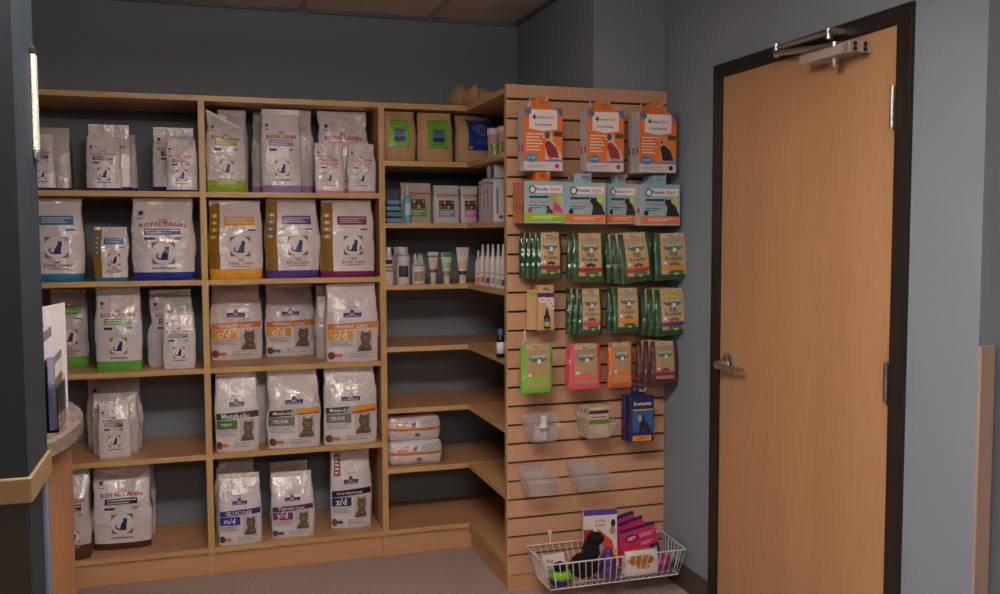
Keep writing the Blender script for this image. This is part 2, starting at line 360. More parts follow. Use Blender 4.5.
# door
fr = G(); e = .014
fr.box(XR-e, XR+.05, DY1-.056, DY1, .002, DZ, M_DFRAME, bev=.002); fr.box(XR-e, XR+.05, DY0, DY0+.056, .002, DZ, M_DFRAME, bev=.002); fr.box(XR-e+.0005, XR+.05, DY0+.056, DY1-.056, DZ-.048, DZ, M_DFRAME, bev=.002)
fr = struct(fr.build('trim_door_frame'))
A0, A1 = DY0+.058, DY1-.058
g = G(); g.box(XR-.004, XR+.04, A0, A1, .008, DZ-.05, M_DOOR, bev=.001); door = struct(g.build('door_1'))
hz_ = onX(730, 364, XR).z
g = G(); hy = onX(730, 364, XR).y
g.cyl((XR-.004, hy, hz_), (XR-.012, hy, hz_), .04, .04, M_STEEL, 28); g.cyl((XR-.012, hy, hz_), (XR-.018, hy, hz_), .036, .024, M_STEEL, 28)
g.cyl((XR-.018, hy, hz_), (XR-.062, hy, hz_), .013, .012, M_STEEL, 18)
g.tube([(XR-.055, hy+.004, hz_), (XR-.056, hy-.03, hz_), (XR-.050, hy-.09, hz_-.002), (XR-.036, hy-.145, hz_-.003)], .0085, M_STEEL, 14)
g.cyl((XR-.018, hy-.0, hz_), (XR-.06, hy, hz_), .019, .014, M_STEEL, 18); g.build('door_handle', door)['label'] = 'chrome lever handle'
for vt, vb, uu in ((88, 128, 893), (363, 402, 888)):
    a = onX(uu, vt, XR-.012); b_ = onX(uu, vb, XR-.012); g = G(); yy = A0-.002
    n = 5; hh = (a.z-b_.z)/n
    for i in range(n): g.cyl((XR-.022, yy, b_.z+i*hh+.001), (XR-.022, yy, b_.z+(i+1)*hh-.001), .0075, .0075, M_STEEL, 14)
    g.cyl((XR-.022, yy, b_.z-.006), (XR-.022, yy, a.z+.006), .004, .004, M_STEEL, 10)
    g.box(XR-.0155, XR-.0045, yy-.004, yy+.012, b_.z, a.z, M_STEEL); g.build('hinge', door)['label'] = 'steel butt hinge'
# door closer
XF = XR-.075
p0 = onX(799, 56, XF); p1 = onX(842.6, 42.5, XF); q0 = onX(799.7, 65, XF)
cl = tag(empty('door_closer', (XR-.005, (p0.y+p1.y)/2, q0.z)), 'silver overhead door closer on the top of the maple door', 'door closer')
yc = (p0.y+p1.y)/2; L_ = abs(p0.y-p1.y); zt = p0.z-q0.z
g = G(); g.box(-.07, 0, -L_/2, L_/2, 0, zt, M_CLOSER, bev=.003); g.build('closer_body', cl)
g = G(); g.box(-.052, 0, -L_/2-.028, -L_/2, .006, zt-.006, M_CLOSER, bev=.001); g.box(-.074, 0, -L_/2-.036, -L_/2-.028, -.002, zt+.002, M_CLOSER, bev=.001)
for k in (.25, .75):
    for q in (-.055, -.02): g.cyl((q, -L_/2-.0375, zt*k), (q, -L_/2-.036, zt*k), .007, .007, M_DFRAME, 12)
g.build('mounting_bracket', cl)
g = G(); g.cyl((-.04, -L_/2+.075, -.022), (-.04, -L_/2+.075, 0), .013, .016, M_STEEL, 18); g.lathe([(.004, -.030), (.011, -.026), (.013, -.022)], M_STEEL, 16, (-.04, -L_/2+.075)); g.build('pinion_cap', cl)
a0 = onX(776.6, 48, XR-.05); a1 = onX(829, 33, XR-.05)
g = G(); l0 = Vector((XR-.05, a0.y, a0.z))-cl.location; l1 = Vector((XR-.05, a1.y, a1.z))-cl.location
g.tube([l0, l1], .008, M_STEEL, 12); g.cyl(l0+Vector((0, 0, -.012)), l0+Vector((0, 0, .014)), .011, .011, M_STEEL, 14); g.cyl(l1+Vector((0, 0, -.018)), l1+Vector((0, 0, .012)), .011, .011, M_STEEL, 14)
g.box(l1.x-.008, l1.x+.05, l1.y-.03, l1.y+.0, l1.z-.006, l1.z+.01, M_STEEL, bev=.002); g.build('forearm', cl)
g = G(); m0 = l0+Vector((-.004, .0, -.018)); m1 = Vector((-.04, -L_/2+.075, zt+.008))
g.cyl(m0, m1, .010, .010, M_STEEL, 12); g.cyl((m1.x, m1.y, zt), (m1.x, m1.y, zt+.018), .013, .013, M_STEEL, 16); g.cyl(l0+Vector((0, 0, -.03)), l0, .009, .009, M_STEEL, 12); g.build('main_arm', cl)
# corner guard of right wall
gz = onY(976, 346, YC).z
M_GUARD = mat('tan corner guard', (176, 150, 138), .5)
g = G(); g.box(XR-.003, XR+.042, YC-.012, YC-.0005, .101, gz, M_GUARD, bev=.002); g.box(XR+.042, XR+.05, YC-.009, YC-.0005, .101, gz, mat('blue edge strip', (120, 132, 160), .5)); struct(g.build('trim_corner_guard'))
# ---------------------------------------------------------------- column, counter on the left
CX = -.25; CY0, CY1 = 1.5, 1.68
slab('wall_partition', -3.05, CX, CY0, CY1, 0, CEIL, m=M_COLUMN)
g = G(); M_RAIL = wood('rail wood', (122, 98, 66), (138, 112, 78), 'x'); g.box(-3.04, CX+.006, CY0-.01, CY0-.0002, 1.063, 1.10, M_RAIL, bev=.002); g.box(CX+.0002, CX+.006, CY0-.0002, CY1, 1.063, 1.10, M_RAIL, bev=.001); struct(g.build('trim_partition_rail'))
g = G(); g.box(-3.04, CX-.001, CY0-.007, CY0-.0005, 0.002, 1.062, mat('dark brown panel', (44, 36, 32), .6)); struct(g.build('trim_partition_panel'))
g = G(); g.box(CX, CX+.004, CY1-.06, CY1-.03, .002, 1.062, mat('blue grey strip', (110, 118, 140), .5)); struct(g.build('trim_partition_strip'))
co = tag(empty('reception_counter', (-.65, 2.0, 0)), 'maple reception counter with rounded granite top behind the dark partition', 'counter')
def oval(rx, ry, n=40): return [(.15+rx*math.copysign(abs(math.cos(2*math.pi*i/n))**.85, math.cos(2*math.pi*i/n)), .22+ry*math.sin(2*math.pi*i/n)) for i in range(n)]
M_CTR = wood('shade darkened counter wood', (150, 102, 66), (168, 118, 78), 'z'); g = G(); pts = oval(.212, .37); n = len(pts); vs = [(x, y, z) for z in (.002, 1.009) for x, y in pts]  # counter wood colour is darkened to stand for the shade on its body
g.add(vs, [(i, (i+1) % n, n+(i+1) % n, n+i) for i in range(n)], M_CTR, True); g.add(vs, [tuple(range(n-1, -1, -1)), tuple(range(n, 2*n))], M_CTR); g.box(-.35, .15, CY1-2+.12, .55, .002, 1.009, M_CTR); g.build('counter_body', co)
g = G(); pts = oval(.238, .40); n = len(pts); vs = []
ins = lambda p, k: (p[0]*(1-k)+.15*k, p[1]*(1-k)+.22*k)
for z, k in ((1.01, .025), (1.016, 0), (1.044, 0), (1.05, .025)): vs += [(*ins(p, k), z) for p in pts]
g.add(vs, [(l*n+i, l*n+(i+1) % n, (l+1)*n+(i+1) % n, (l+1)*n+i) for l in range(3) for i in range(n)], M_GRANITE)
g.add(vs, [tuple(range(n-1, -1, -1)), tuple(range(3*n, 4*n))], M_GRANITE); g.build('countertop', co)
M_ACR = mat('clear acrylic', (225, 225, 245), .08, trans=1, ior=1.2)
hb = onZ(58, 442, 1.0505)
ho = tag(empty('brochure_holder', (-.312, 2.16, 1.0505), math.radians(92)), 'clear acrylic tiered brochure holder on granite counter seen edge on', 'brochure holder')
g = G(); g.box(-.08, .08, .034, .037, 0, .235, M_ACR); g.box(-.08, .08, -.022, .034, 0, .003, M_ACR)
for k, (yy, hh) in enumerate(((-.022, .09), (-.003, .15), (.016, .21))): g.box(-.08, .08, yy, yy+.002, .003, hh, M_ACR)
for sx in (-.08, .078): g.box(sx, sx+.002, -.022, .034, .003, .10, M_ACR)
g.build('acrylic_tiers', ho)
for k, (yy, hh, c, lb) in enumerate(((-.011, .15, (110, 120, 70), 'olive green leaflets in the front tier of acrylic brochure holder'), (.008, .20  , (104, 100, 136), 'purple blue leaflets in the middle tier of acrylic brochure holder'), (.026, .245, (128, 134, 158), 'pale blue leaflets in the rear tier of acrylic brochure holder'))):
    s = Box(.15, hh, .012); g = s.body(ink((150, 144, 166)), {'y-': ink(c), 'x-': ink((132, 126, 148)), 'y+': ink((170, 160, 190))}); s.rect(g, .05, .7, .95, .9, WHT, 0)
    q = ho.location+Matrix.Rotation(math.radians(92), 3, 'Z') @ Vector((0, yy, .0045)); tag(g.build('leaflet_stack', None, q, math.radians(92)), lb, 'leaflets', 'leaflets in the counter holder')
s = Box(.13, .245, .006); g = s.body(mat('white card', (215, 208, 212), .6))
tag(g.build('display_card', None, (-.323, 2.33, 1.0505), math.radians(79)), 'white upright card standing beside the brochure holder on counter', 'card')
# glittering frame on partition
a = onY(33, 47, 1.655); b_ = onY(33, 155, 1.655)
M_GLIT = mat('silver glitter', (226, 214, 196), .25, bump=1, scale=420, var=.5, coat=1)
gl = tag(empty('wall_frame', (CX+.0005, 1.655, b_.z)), 'narrow glittering silver frame hung on the dark partition edge', 'frame'); hh = a.z-b_.z
g = G(); g.box(0, .007, -.012, .012, .006, hh-.012, M_GLIT, bev=.002); g.build('glitter_border', gl)
g = G(); g.box(0, .007, -.012, .012, hh-.0115, hh, M_DFRAME, bev=.002); g.box(.0, .007, -.012, .012, -.006, .0055, M_STEEL, bev=.002); g.build('end_cap', gl)
# ---------------------------------------------------------------- shelving
TH = .022; ZT = 2.027; Z1, Z2, Z3, Z4, Z5 = 1.632, 1.265, .892, .525, .121
B1, B2, B3, B4, B5, B6 = 1.775, 1.502, 1.228, .950, .673, .401
XD = [-1.02, .010, .761]; hd = .013
def upright(name, x, parent, ox, top=ZT):
    g = G(); g.box(x-hd-ox, x+hd-ox, YS, YB-.002, .002, top, M_MAPLEV, {'y-': M_EDGEV}); return g.build(name, parent)
def board(name, x0, x1, z, parent, ox, y0=YS):
    g = G(); g.box(x0-ox, x1-ox, y0+.0006, YB-.002, z-TH, z, M_MAPLE, {'y-': M_EDGE}); return g.build(name, parent)
def unit(name, x0, x1, zs, label, left=True, right=True):
    r = tag(empty(name, (0, 0, 0)), label, 'shelving')
    if left: upright('side_panel', x0, r, 0, ZT-TH)
    if right: upright('side_panel', x1, r, 0, ZT-TH)
    a = x0+hd+.0003; b = x1-hd-.0003
    board('top_panel', x0-(hd if left else -hd), x1+hd, ZT, r, 0, YS-.001)
    for z in zs: board('shelf', a, b, z, r, 0)
    g = G(); g.box(a, b, YS+.014, YS+.03, .002, Z5-TH-.0003, M_MAPLE); g.build('kickboard', r); return r
unit('shelving_unit', XD[0], XD[1], (Z1, Z2, Z3, Z4, Z5), 'left maple shelving unit, five shelves of white pet food bags beside the counter')
unit('shelving_unit', XD[1], XD[2], (Z1, Z2, Z3, Z4, Z5), 'middle maple shelving unit filled with rows of three large bags', left=False)
r = tag(empty('corner_shelving_unit', (0, 0, 0)), 'maple corner shelving with paper bags on top shelf and empty lower shelves', 'shelving')
a = XD[2]+hd+.0003
g = G(); g.box(XD[2]+hd, XW-.002, YS-.001, YB-.002, ZT-TH, ZT, M_MAPLE, {'y-': M_EDGE}); g.build('top_panel', r)
for z in (B1, B2, B3, B4, B5, B6):
    g = G(); g.box(a, XW-.002, YS+.0006, YB-.002, z-TH, z, M_MAPLE, {'y-': M_EDGE}); g.build('shelf', r)
g = G(); g.box(a, XW-.002, YS, YB-.002, Z5-TH, Z5, M_MAPLE, {'y-': M_EDGE}); g.build('shelf', r)
g = G(); g.box(a, XS+.014, YS+.014, YS+.03, .002, Z5-TH-.0003, M_MAPLE); g.build('kickboard', r)
r = tag(empty('side_shelving_unit', (0, 0, 0)), 'short maple shelf leg running forward from the corner behind the slatwall', 'shelving')
yl = YP+.0305
M_EDGEY = wood('maple edge band side', (196, 158, 100), (214, 176, 118), 'y')
M_MAPLEY = wood('maple laminate side', (196, 146, 104), (214, 166, 122), 'y')
g = G(); g.box(XS, XW-.002, yl, YS-.0015, ZT-TH, ZT, M_MAPLEY, {'x-': M_EDGEY}); g.build('top_panel', r)
for z in (B1, B2, B3, B4, B5, B6):
    g = G(); g.box(XS, XW-.002, yl, YS-.0005, z-TH, z, M_MAPLEY, {'x-': M_EDGEY})
    g.box(XS, XW-.002, YS-.0045, YS-.0005, z, z+.0012, M_SEAM); g.build('shelf', r)
g = G(); g.box(XS, XW-.002, yl, YS-.0005, Z5-TH, Z5, M_MAPLEY, {'x-': M_EDGEY}); g.build('shelf', r)
g = G(); g.box(XS+.014, XS+.03, yl, YS+.013, .002, Z5-TH-.0003, M_MAPLEY); g.build('kickboard', r)
# slatwall panel
sw = tag(empty('slatwall_panel', (XS, YP, 0)), 'maple slatwall display panel with horizontal grooves beside the door wall', 'slatwall')
WP = XR-.002-XS; PT = 2.037; zs = [.076+.0762*k for k in range(26)]
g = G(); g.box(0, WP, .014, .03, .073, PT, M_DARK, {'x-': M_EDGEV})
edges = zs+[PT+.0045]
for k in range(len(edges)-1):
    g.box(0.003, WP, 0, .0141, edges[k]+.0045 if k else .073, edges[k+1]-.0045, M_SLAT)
g.box(0, .003, 0, .0141, .073, PT, M_EDGEV); g.build('grooved_board', sw)
g = G(); g.box(.002, WP, .008, .03, .002, .0725, M_MAPLE); g.build('base_panel', sw)
# ---------------------------------------------------------------- items
def geom(u0, u1, vt, vb, zs, Yf):
    um = (u0+u1)/2
    if Yf is None:
        Yf = min(max(onZ(um, vb, zs).y, YS+.006), YS+.3)
    return onY(u0, vb, Yf).x, onY(u1, vb, Yf).x, Yf, onY(um, vt, Yf).z-zs
SEED = [1]
def put_bag(name, u0, u1, vt, vb, zs, d, Yf, fn, label, cat='bag', group=None, m=None, band=None, bandh=0, seal=.06, crump=1, lean=.0, rz=0, sealm=None, topw=.97, cut=0, maxh=None, gus=None):
    x0, x1, Yf, h = geom(u0, u1, vt, vb, zs, Yf); SEED[0] += 1
    h = min(h, {Z1: .366, Z2: .340, Z3: .344, Z4: .338, Z5: .376, B2: .22}[zs])
    if maxh: h = min(h, maxh)
    x1 = min(x1, XD[2]-hd-.004 if x0 < XD[2] else 9) if x0 > XD[1] else min(x1, XD[1]-hd-.004)
    if x0 > 0: x0 = max(x0, (XD[1] if x0 < XD[2]-.1 else XD[2])+hd+.004) if x0 < .9 else x0
    b = Bag(x1-x0, h, d, SEED[0], seal, crump, lean, topw, cut=cut); m = m or W
    ce = .0
    r = tag(empty(name, ((x0+x1)/2, Yf+d/2, zs), math.radians(rz)), label, cat, group)
    g = b.body(m, band, bandh)
    if fn: fn(b, g)
    g.build('bag_body', r); b.sealmesh(sealm or m).build('top_seal', r)
    if gus:
        g = G(); b.rect(g, .0, bandh, gus[1], 1-b.seal, gus[0], 0); k = gus[1]
        for i in range(4): b.ell(g, k*.5, .80-.09*i, k*.28, .026, gus[2], 2, 10); b.ell(g, k*.5, .80-.09*i, k*.14, .013, WHT, 3, 8)
        g.build('side_gusset', r)['label'] = 'gold printed side gusset'
    return r
def RA(band, lab=None, **k): return lambda b, g: rc_a(b, g, band, lab, **k)
def RB(band, x0=.2): return lambda b, g: rc_b(b, g, band, x0)
GL = 'pet food bags in the left shelving unit'; GM = 'pet food bags in the middle shelving unit'
NV = (36, 40, 110); SKY = (50, 130, 178); BLU = (40, 56, 160); GRN = (104, 186, 72); LIME = (172, 200, 60); LAV = (168, 140, 190); PNK = (226, 150, 176); ORG = (238, 172, 48)
PUR = (92, 60, 150); MAG = (140, 44, 104); BRN = (88, 50, 34); OR2 = (226, 132, 64); DG = (58, 76, 46)
F = YS+.008
# left unit, row A
put_bag('pet_food_pouch', 30, 55.6, 133.5, 188.5, Z1, .06, F, RA(NV, (60, 66, 96)), 'small white pouch with navy base, front one leftmost on top left shelf', group=GL, band=NV, bandh=.045, seal=.08)
put_bag('pet_food_pouch', 36, 72, 127, 187, Z1, .06, F+.10, None, 'shiny back of a white pouch behind the leftmost pouch, top left shelf', group=GL, m=WB, band=NV, bandh=.05, seal=.1, rz=-6)
put_bag('pet_food_pouch', 86.5, 122, 136, 189.5, Z1, .06, F, RA(NV, (60, 66, 96), two=(54, 130, 80)), 'white pouch with navy base and green tipped strip, centre of top left shelf', group=GL, band=NV, bandh=.05, seal=.03)
put_bag('pet_food_pouch', 88, 132, 124, 188, Z1, .06, F+.075, RA(NV, (60, 66, 96)), 'taller white pouch with ribbed seal behind the centre pouch, top left shelf', group=GL, band=NV, bandh=.07, seal=.17)
put_bag('pet_food_pouch', 100, 138, 134, 187, Z1, .06, F+.16, None, 'rearmost silvery pouch peeking right of the centre pouches, top left shelf', group=GL, m=WB, band=NV, bandh=.08, seal=.1)
put_bag('pet_food_pouch', 166, 198, 139, 190, Z1, .05, F, RA(NV, (60, 66, 96), two=(206, 100, 56)), 'small white pouch with orange tipped strip against divider, top left shelf', group=GL, band=NV, bandh=.03, seal=.03)
put_bag('pet_food_pouch', 152.8, 196, 127, 187, Z1, .06, F+.065, RA(NV, (60, 66, 96)), 'larger white pouch behind the orange tipped pouch, top left shelf', group=GL, band=NV, bandh=.08, seal=.12)
# row B
put_bag('pet_food_bag', 32, 84, 198, 282, Z2, .13, F, RB(SKY, .04), 'large white bag with sky blue base at left end of second shelf', group=GL, band=SKY, bandh=.10, seal=.05)
put_bag('pet_food_bag', 93.5, 129, 227, 282, Z2, .07, F, RB(SKY, .24), 'small bag with gold side and sky blue base, second shelf', group=GL, band=SKY, bandh=.07, seal=.05, gus=(GOLD, .24, SKY))
put_bag('pet_food_bag', 132, 196, 197.6, 281.5, Z2, .13, F, RA(BLU, big=1, arc=.02), 'large white bag with royal blue base and wavy blue strip, second shelf', group=GL, band=BLU, bandh=.10, seal=.04, crump=1.3)
# row C
put_bag('pet_food_bag', 50, 89, 290, 366.7, Z3, .09, None, lambda b, g: rc_b(b, g, GRN, .1), 'glossy white bag with green base half hidden by the brochure holder', group=GL, band=GRN, bandh=.13, m=WB, crump=1.3)
put_bag('pet_food_bag', 95.4, 143, 287, 370.4, Z3, .10, None, RA(GRN), 'white bag with bright green label and green base, third shelf', group=GL, band=GRN, bandh=.11, seal=.07, crump=.7)
put_bag('pet_food_pouch', 163, 195.4, 313, 369, Z3, .05, None, RA(WHT, GRN, two=(90, 150, 190)), 'small white pouch with green and blue strip, right of third left shelf', group=GL, m=W, crump=1.2)
put_bag('pet_food_bag', 148, 196, 290, 361, Z3, .09, F+.105, RA(WHT, DG), 'creased white bag behind the small pouch, right of third left shelf', group=GL, m=WB, crump=2.2, topw=.9)
# row D
put_bag('pet_food_pouch', 98.4, 131.5, 402, 458, Z4, .05, None, RA(WHT, GRN, two=DG), 'small white pouch at front of the trio on the fourth left shelf', group=GL, crump=1.1, seal=.06)
put_bag('pet_food_bag', 92, 139, 394, 449, Z4, .07, F+.12, RA(WHT, GREY), 'middle creased white bag of the trio on the fourth left shelf', group=GL, m=WB, crump=1.6)
put_bag('pet_food_bag', 87, 143, 377, 447, Z4, .08, F+.22, RA(WHT, GREY), 'tallest rear white bag of the trio on the fourth left shelf', group=GL, m=WB, crump=1.4)
# row E
put_bag('pet_food_bag', 56, 91, 471, 554, Z5, .10, F, lambda b, g: rc_a(b, g, BRN), 'white bag with brown base half hidden by the counter, bottom left shelf', group=GL, band=BRN, bandh=.17, seal=.05, m=WB)
put_bag('pet_food_bag', 93, 152.5, 468, 550, Z5, .12, None, RA(BRN, BLK, two=None, gold=GOLD, arc=.01), 'wide white bag with black and red label, brown base, bottom left shelf', group=GL, band=BRN, bandh=.085, seal=.03, crump=1.4)
put_bag('pet_food_bag', 106, 157, 464, 540, Z5, .10, F+.24, None, 'clear wrapped bag behind the wide brown based bag, bottom left shelf', group=GL, m=WB, crump=1.5)
# middle unit row A
put_bag('pet_food_bag', 205, 247, 108.5, 190.5, Z1, .09, F, RA(LIME, LIME), 'white bag with lime green base, left end of top middle shelf', group=GM, band=LIME, bandh=.14, seal=.04, cut=.22, crump=1.2)
put_bag('pet_food_bag', 218, 249, 109, 188, Z1, .07, F+.12, None, 'grey backed bag behind the lime based bag, top middle shelf', group=GM, m=WB)
put_bag('pet_food_bag', 262, 303, 108.5, 191.8, Z1, .08, F, RA(LAV, LAV), 'white bag with lavender base at front of its trio, top middle shelf', group=GM, band=LAV, bandh=.085, seal=.07)
put_bag('pet_food_bag', 272, 314.5, 107, 190, Z1, .08, F+.095, None, 'crinkled lavender bag peeking right of the lavender front bag', group=GM, m=WB, band=LAV, bandh=.09, crump=1.8)
put_bag('pet_food_bag', 252.5, 292, 108, 190, Z1, .08, F+.19, None, 'crinkled lavender bag peeking left of the lavender front bag', group=GM, m=WB, band=LAV, bandh=.09, crump=2)
put_bag('pet_food_pouch', 315, 344.6, 143, 192, Z1, .04, F, RA(PNK, PNK, gold=PNK), 'small white and pink pouch, left one of the front pair', group=GM, band=PNK, bandh=.05, seal=.04)
put_bag('pet_food_pouch', 348, 376.5, 143.7, 192.4, Z1, .04, F, RA(PNK, PNK, gold=PNK), 'small white and pink pouch, right one of the front pair', group=GM, band=PNK, bandh=.05, seal=.04)
put_bag('pet_food_bag', 318, 370, 109, 189, Z1, .09, F+.08, RA(PNK, PNK, pic=False, arc=.01), 'big white bag behind the pair of small pink pouches', group=GM, band=PNK, bandh=.06, seal=.04, crump=1.6)
# row B
put_bag('pet_food_bag', 207, 264, 200, 279, Z2, .12, F, RB(ORG), 'large bag with gold side and yellow orange base, middle unit', group=GM, band=ORG, bandh=.13, seal=.03, gus=(GOLD, .2, ORG), crump=1.1)
put_bag('pet_food_bag', 265.7, 320.5, 199, 278.4, Z2, .12, F, RB(PUR, .23), 'large bag with gold side and purple base, middle unit', group=GM, band=PUR, bandh=.10, seal=.03, gus=(GOLD, .22, LAV), crump=1.3)
put_bag('pet_food_bag', 321.6, 375.4, 200, 277.4, Z2, .12, F, RB(MAG, .23), 'large bag with gold side and magenta base, middle unit', group=GM, band=MAG, bandh=.08, seal=.03, gus=(GOLD, .22, PNK), crump=1.1)
# row C
def HL(*k): return lambda b, g: hills(b, g, k)
put_bag('pet_food_bag', 210, 263.5, 285, 360, Z3, .11, None, HL(OR2, ORG, 'URINARY CARE', 'c/d', None, (226, 110, 60)), 'leftmost white bag with orange stripe and tabby cat portrait, orange pill', group=GM, seal=.03, crump=1.3, maxh=.338)
put_bag('pet_food_bag', 266, 316.5, 285, 356.4, Z3, .11, None, HL(OR2, ORG, 'URINARY CARE', 'c/d', None, (60, 140, 190)), 'orange striped white bag with a blue tab at bottom, centre of its row', group=GM, seal=.03, crump=1.3, maxh=.338)
put_bag('pet_food_bag', 327, 379.5, 281, 363.8, Z3, .10, None, HL(OR2, ORG, 'URINARY CARE', 'c/d', None, (226, 110, 60)), 'glossy orange striped white bag with red line, right and foremost of its row', group=GM, seal=.05, crump=1, maxh=.343)
put_bag('pet_food_bag', 316.5, 352, 286, 354, Z3, .08, F+.15, None, 'white bag showing its side behind the foremost orange striped bag', group=GM, m=WB)
# row D
put_bag('pet_food_bag', 215.5, 260, 372, 451.6, Z4, .10, None, HL(DG, (88, 132, 62), 'Metabolic', 'WEIGHT', None, OR2), 'white bag with dark green stripe and green panel below, left of its row', group=GM, seal=.05, crump=.9, maxh=.34)
put_bag('pet_food_bag', 235, 270, 374, 438, Z4, .09, F+.14, None, 'grey clear wrapped bag behind the dark green striped bag', group=GM, m=WB, crump=1.3)
put_bag('pet_food_bag', 268.5, 321.4, 370, 448, Z4, .11, None, HL(DG, GREY, 'Metabolic', 'FELINE', (ORG,), OR2), 'white bag with half green half orange stripe, centre of its row', group=GM, seal=.04, crump=1.2, maxh=.34)
put_bag('pet_food_bag', 324.5, 378.5, 366.5, 444.5, Z4, .11, None, HL(DG, GREY, 'Metabolic', 'FELINE', (ORG, (214, 84, 60)), OR2), 'white bag with green, orange and red stripe, right of its row', group=GM, seal=.04, crump=1, maxh=.34)
# row E
BL2 = (52, 46, 120)
put_bag('pet_food_bag', 219, 262.5, 475.5, 544.6, Z5, .08, None, HL(BL2, (44, 60, 170), 'GLUCOSE', 'm/d', None, OR2), 'white bag with blue m/d panel, front of its trio, bottom middle shelf', group=GM, seal=.07, crump=.8)
put_bag('pet_food_bag', 214.8, 255, 469, 536, Z5, .07, F+.12, None, 'glossy clear wrapped bag just behind the m/d bag', group=GM, m=WB, seal=.1, crump=1.4)
put_bag('pet_food_bag', 217, 257, 460, 531, Z5, .07, F+.21, None, 'rearmost taller bag of the m/d trio, bottom middle shelf', group=GM, m=WB)
put_bag('pet_food_bag', 271.5, 315, 473.5, 537.8, Z5, .08, None, HL((96, 48, 92), (150, 46, 130), 'Thyroid Care', 'y/d', None, (60, 80, 160)), 'white bag with magenta y/d panel, bottom middle shelf', group=GM, seal=.08, crump=.8)
put_bag('pet_food_bag', 270, 311, 463, 527, Z5, .07, F+.16, None, 'glossy taller bag behind the y/d bag', group=GM, m=WB, seal=.15)
put_bag('pet_food_bag', 331, 372.5, 451, 528, Z5, .09, None, lambda b, g: (hills(b, g, (BLK, (40, 54, 120), 'FOOD SENSITIVITIES', 'z/d', None, (60, 80, 160))), b.rect(g, .08, .68, .24, .95, (178, 40, 44), 1), b.lines(g, .11, .70, .21, .93, 5, WHT, 2, .4)), 'white bag with red corner flag and navy z/d panel, bottom middle shelf', group=GM, seal=.03, crump=.7)
# ---- corner unit top shelf
KRAFT = mat('kraft paper', (194, 158, 120), .75, bump=.5, scale=24, var=.08); GC = 'items on the corner shelves'
def kraft_bag(u0, u1, vt, vb, Yf, d, lab, label, rz=0, u_=(.15, .78), zz=(.28, .82), blue=False):
    x0, x1, Yf, h = geom(u0, u1, vt, vb, B1, Yf); SEED[0] += 1; h = min(h, .222); x0 = max(x0, XD[2]+hd+.004)
    b = Bag(x1-x0, h, d, SEED[0], .05, 1.0, 0, .99)
    r = tag(empty('paper_bag', ((x0+x1)/2, Yf+d/2, B1), math.radians(rz)), label, 'bag', 'brown paper bags of litter or feed')
    b.body(KRAFT).build('bag_body', r); b.sealmesh(KRAFT).build('folded_top', r)
    g = G(); a, c = u_; e, f = zz
    b.rect(g, a, e, c, f, lab, 0)
    if not blue:
        b.rect(g, a, e, c, e+.012, DG, 1); b.rect(g, a, f-.012, c, f, DG, 1); w = c-a; hh = f-e
        b.ell(g, a+.5*w, e+.47*hh, .33*w, .2*hh, (120, 140, 190), 1); b.rect(g, a+.24*w, e+.2*hh, a+.76*w, e+.38*hh, (50, 66, 130), 2)
        for k in range(5): b.rect(g, a+(.2+.02*k)*w, e+(.28+.07*k)*hh, a+(.8-.02*k)*w, e+(.305+.07*k)*hh, BLK, 3, skew=.01)
        for k in range(5): b.poly(g, [(a+(.26+.11*k)*w, e+.58*hh), (a+(.33+.11*k)*w, e+.58*hh), (a+(.25+.125*k)*w, e+.76*hh)], BLK, 2)
        b.lines(g, a+.25*w, e+.08*hh, a+.8*w, e+.17*hh, 2, DG, 2, .4)
    else:
        w = c-a; hh = f-e
        b.ell(g, a+.52*w, e+.66*hh, .32*w, .2*hh, (140, 160, 200), 1)
        for k in range(6): b.poly(g, [(a+(.16+.1*k)*w, e+.5*hh), (a+(.22+.1*k)*w, e+.5*hh), (a+(.38+.1*k)*w, e+.82*hh), (a+(.33+.1*k)*w, e+.82*hh)], (24, 28, 60), 2)
        b.lines(g, a+.3*w, e+.18*hh, a+.8*w, e+.38*hh, 3, (110, 130, 190), 2, .3); b.ell(g, a+.1*w, e+.08*hh, .06*w, .04*hh, (200, 190, 150), 2, 10)
    g.build('front_label', r)['label'] = ('blue zebra striped label' if blue else 'bright green label with zebra striped mark'); return r
kraft_bag(383.5, 417, 108, 159.5, F, .10, (112, 190, 50), 'brown paper bag with green label, next to the divider on top corner shelf')
kraft_bag(418.5, 454.5, 109, 160.5, F, .10, (112, 190, 50), 'brown paper bag with green label, second along the top corner shelf', u_=(.26, .88), zz=(.27, .83))
kraft_bag(457, 496, 112, 160, F+.04, .12, (38, 60, 150), 'brown paper bag with large blue zebra label in the shelf corner', rz=4, u_=(.27, .98), zz=(.26, .9), blue=True)
# crumpled bag on top
a = onY(450, 105, 4.185); c = onY(505, 105, 4.185)
g = G(); vs = []; nx_, nr = 30, 16; Lg = c.x-a.x
for i in range(nx_+1):
    t = i/nx_; rad = .016+.062*math.sin(math.pi*min(1, t*1.1+.02))**.6*(1-.25*t)+.012*nz(t*7, 1, 3)
    if t < .18: rad *= .55+.8*abs(math.sin(t*17))
    for j in range(nr):
        q = 2*math.pi*j/nr; rr = rad*(1+.28*nz(t*6, math.cos(q)*1.6, math.sin(q)*1.6))
        vs.append((t*Lg, rr*1.3*math.cos(q), max(.001, .032+.018*math.sin(t*5)*.5+rr*math.sin(q)*.9+.02*nz(t*9, 4, math.sin(q)))))
g.add(vs, [(i*nr+j, (i+1)*nr+j, (i+1)*nr+(j+1) % nr, i*nr+(j+1) % nr) for i in range(nx_) for j in range(nr)], KRAFT)
g.add(vs, [tuple(range(nr)), tuple(range(nx_*nr+nr-1, nx_*nr-1, -1))], KRAFT)
cb = tag(empty('crumpled_paper_bag', (a.x, 4.205, ZT)), 'crumpled brown paper bag lying on top of the corner shelving', 'bag'); g.build('bag_body', cb)
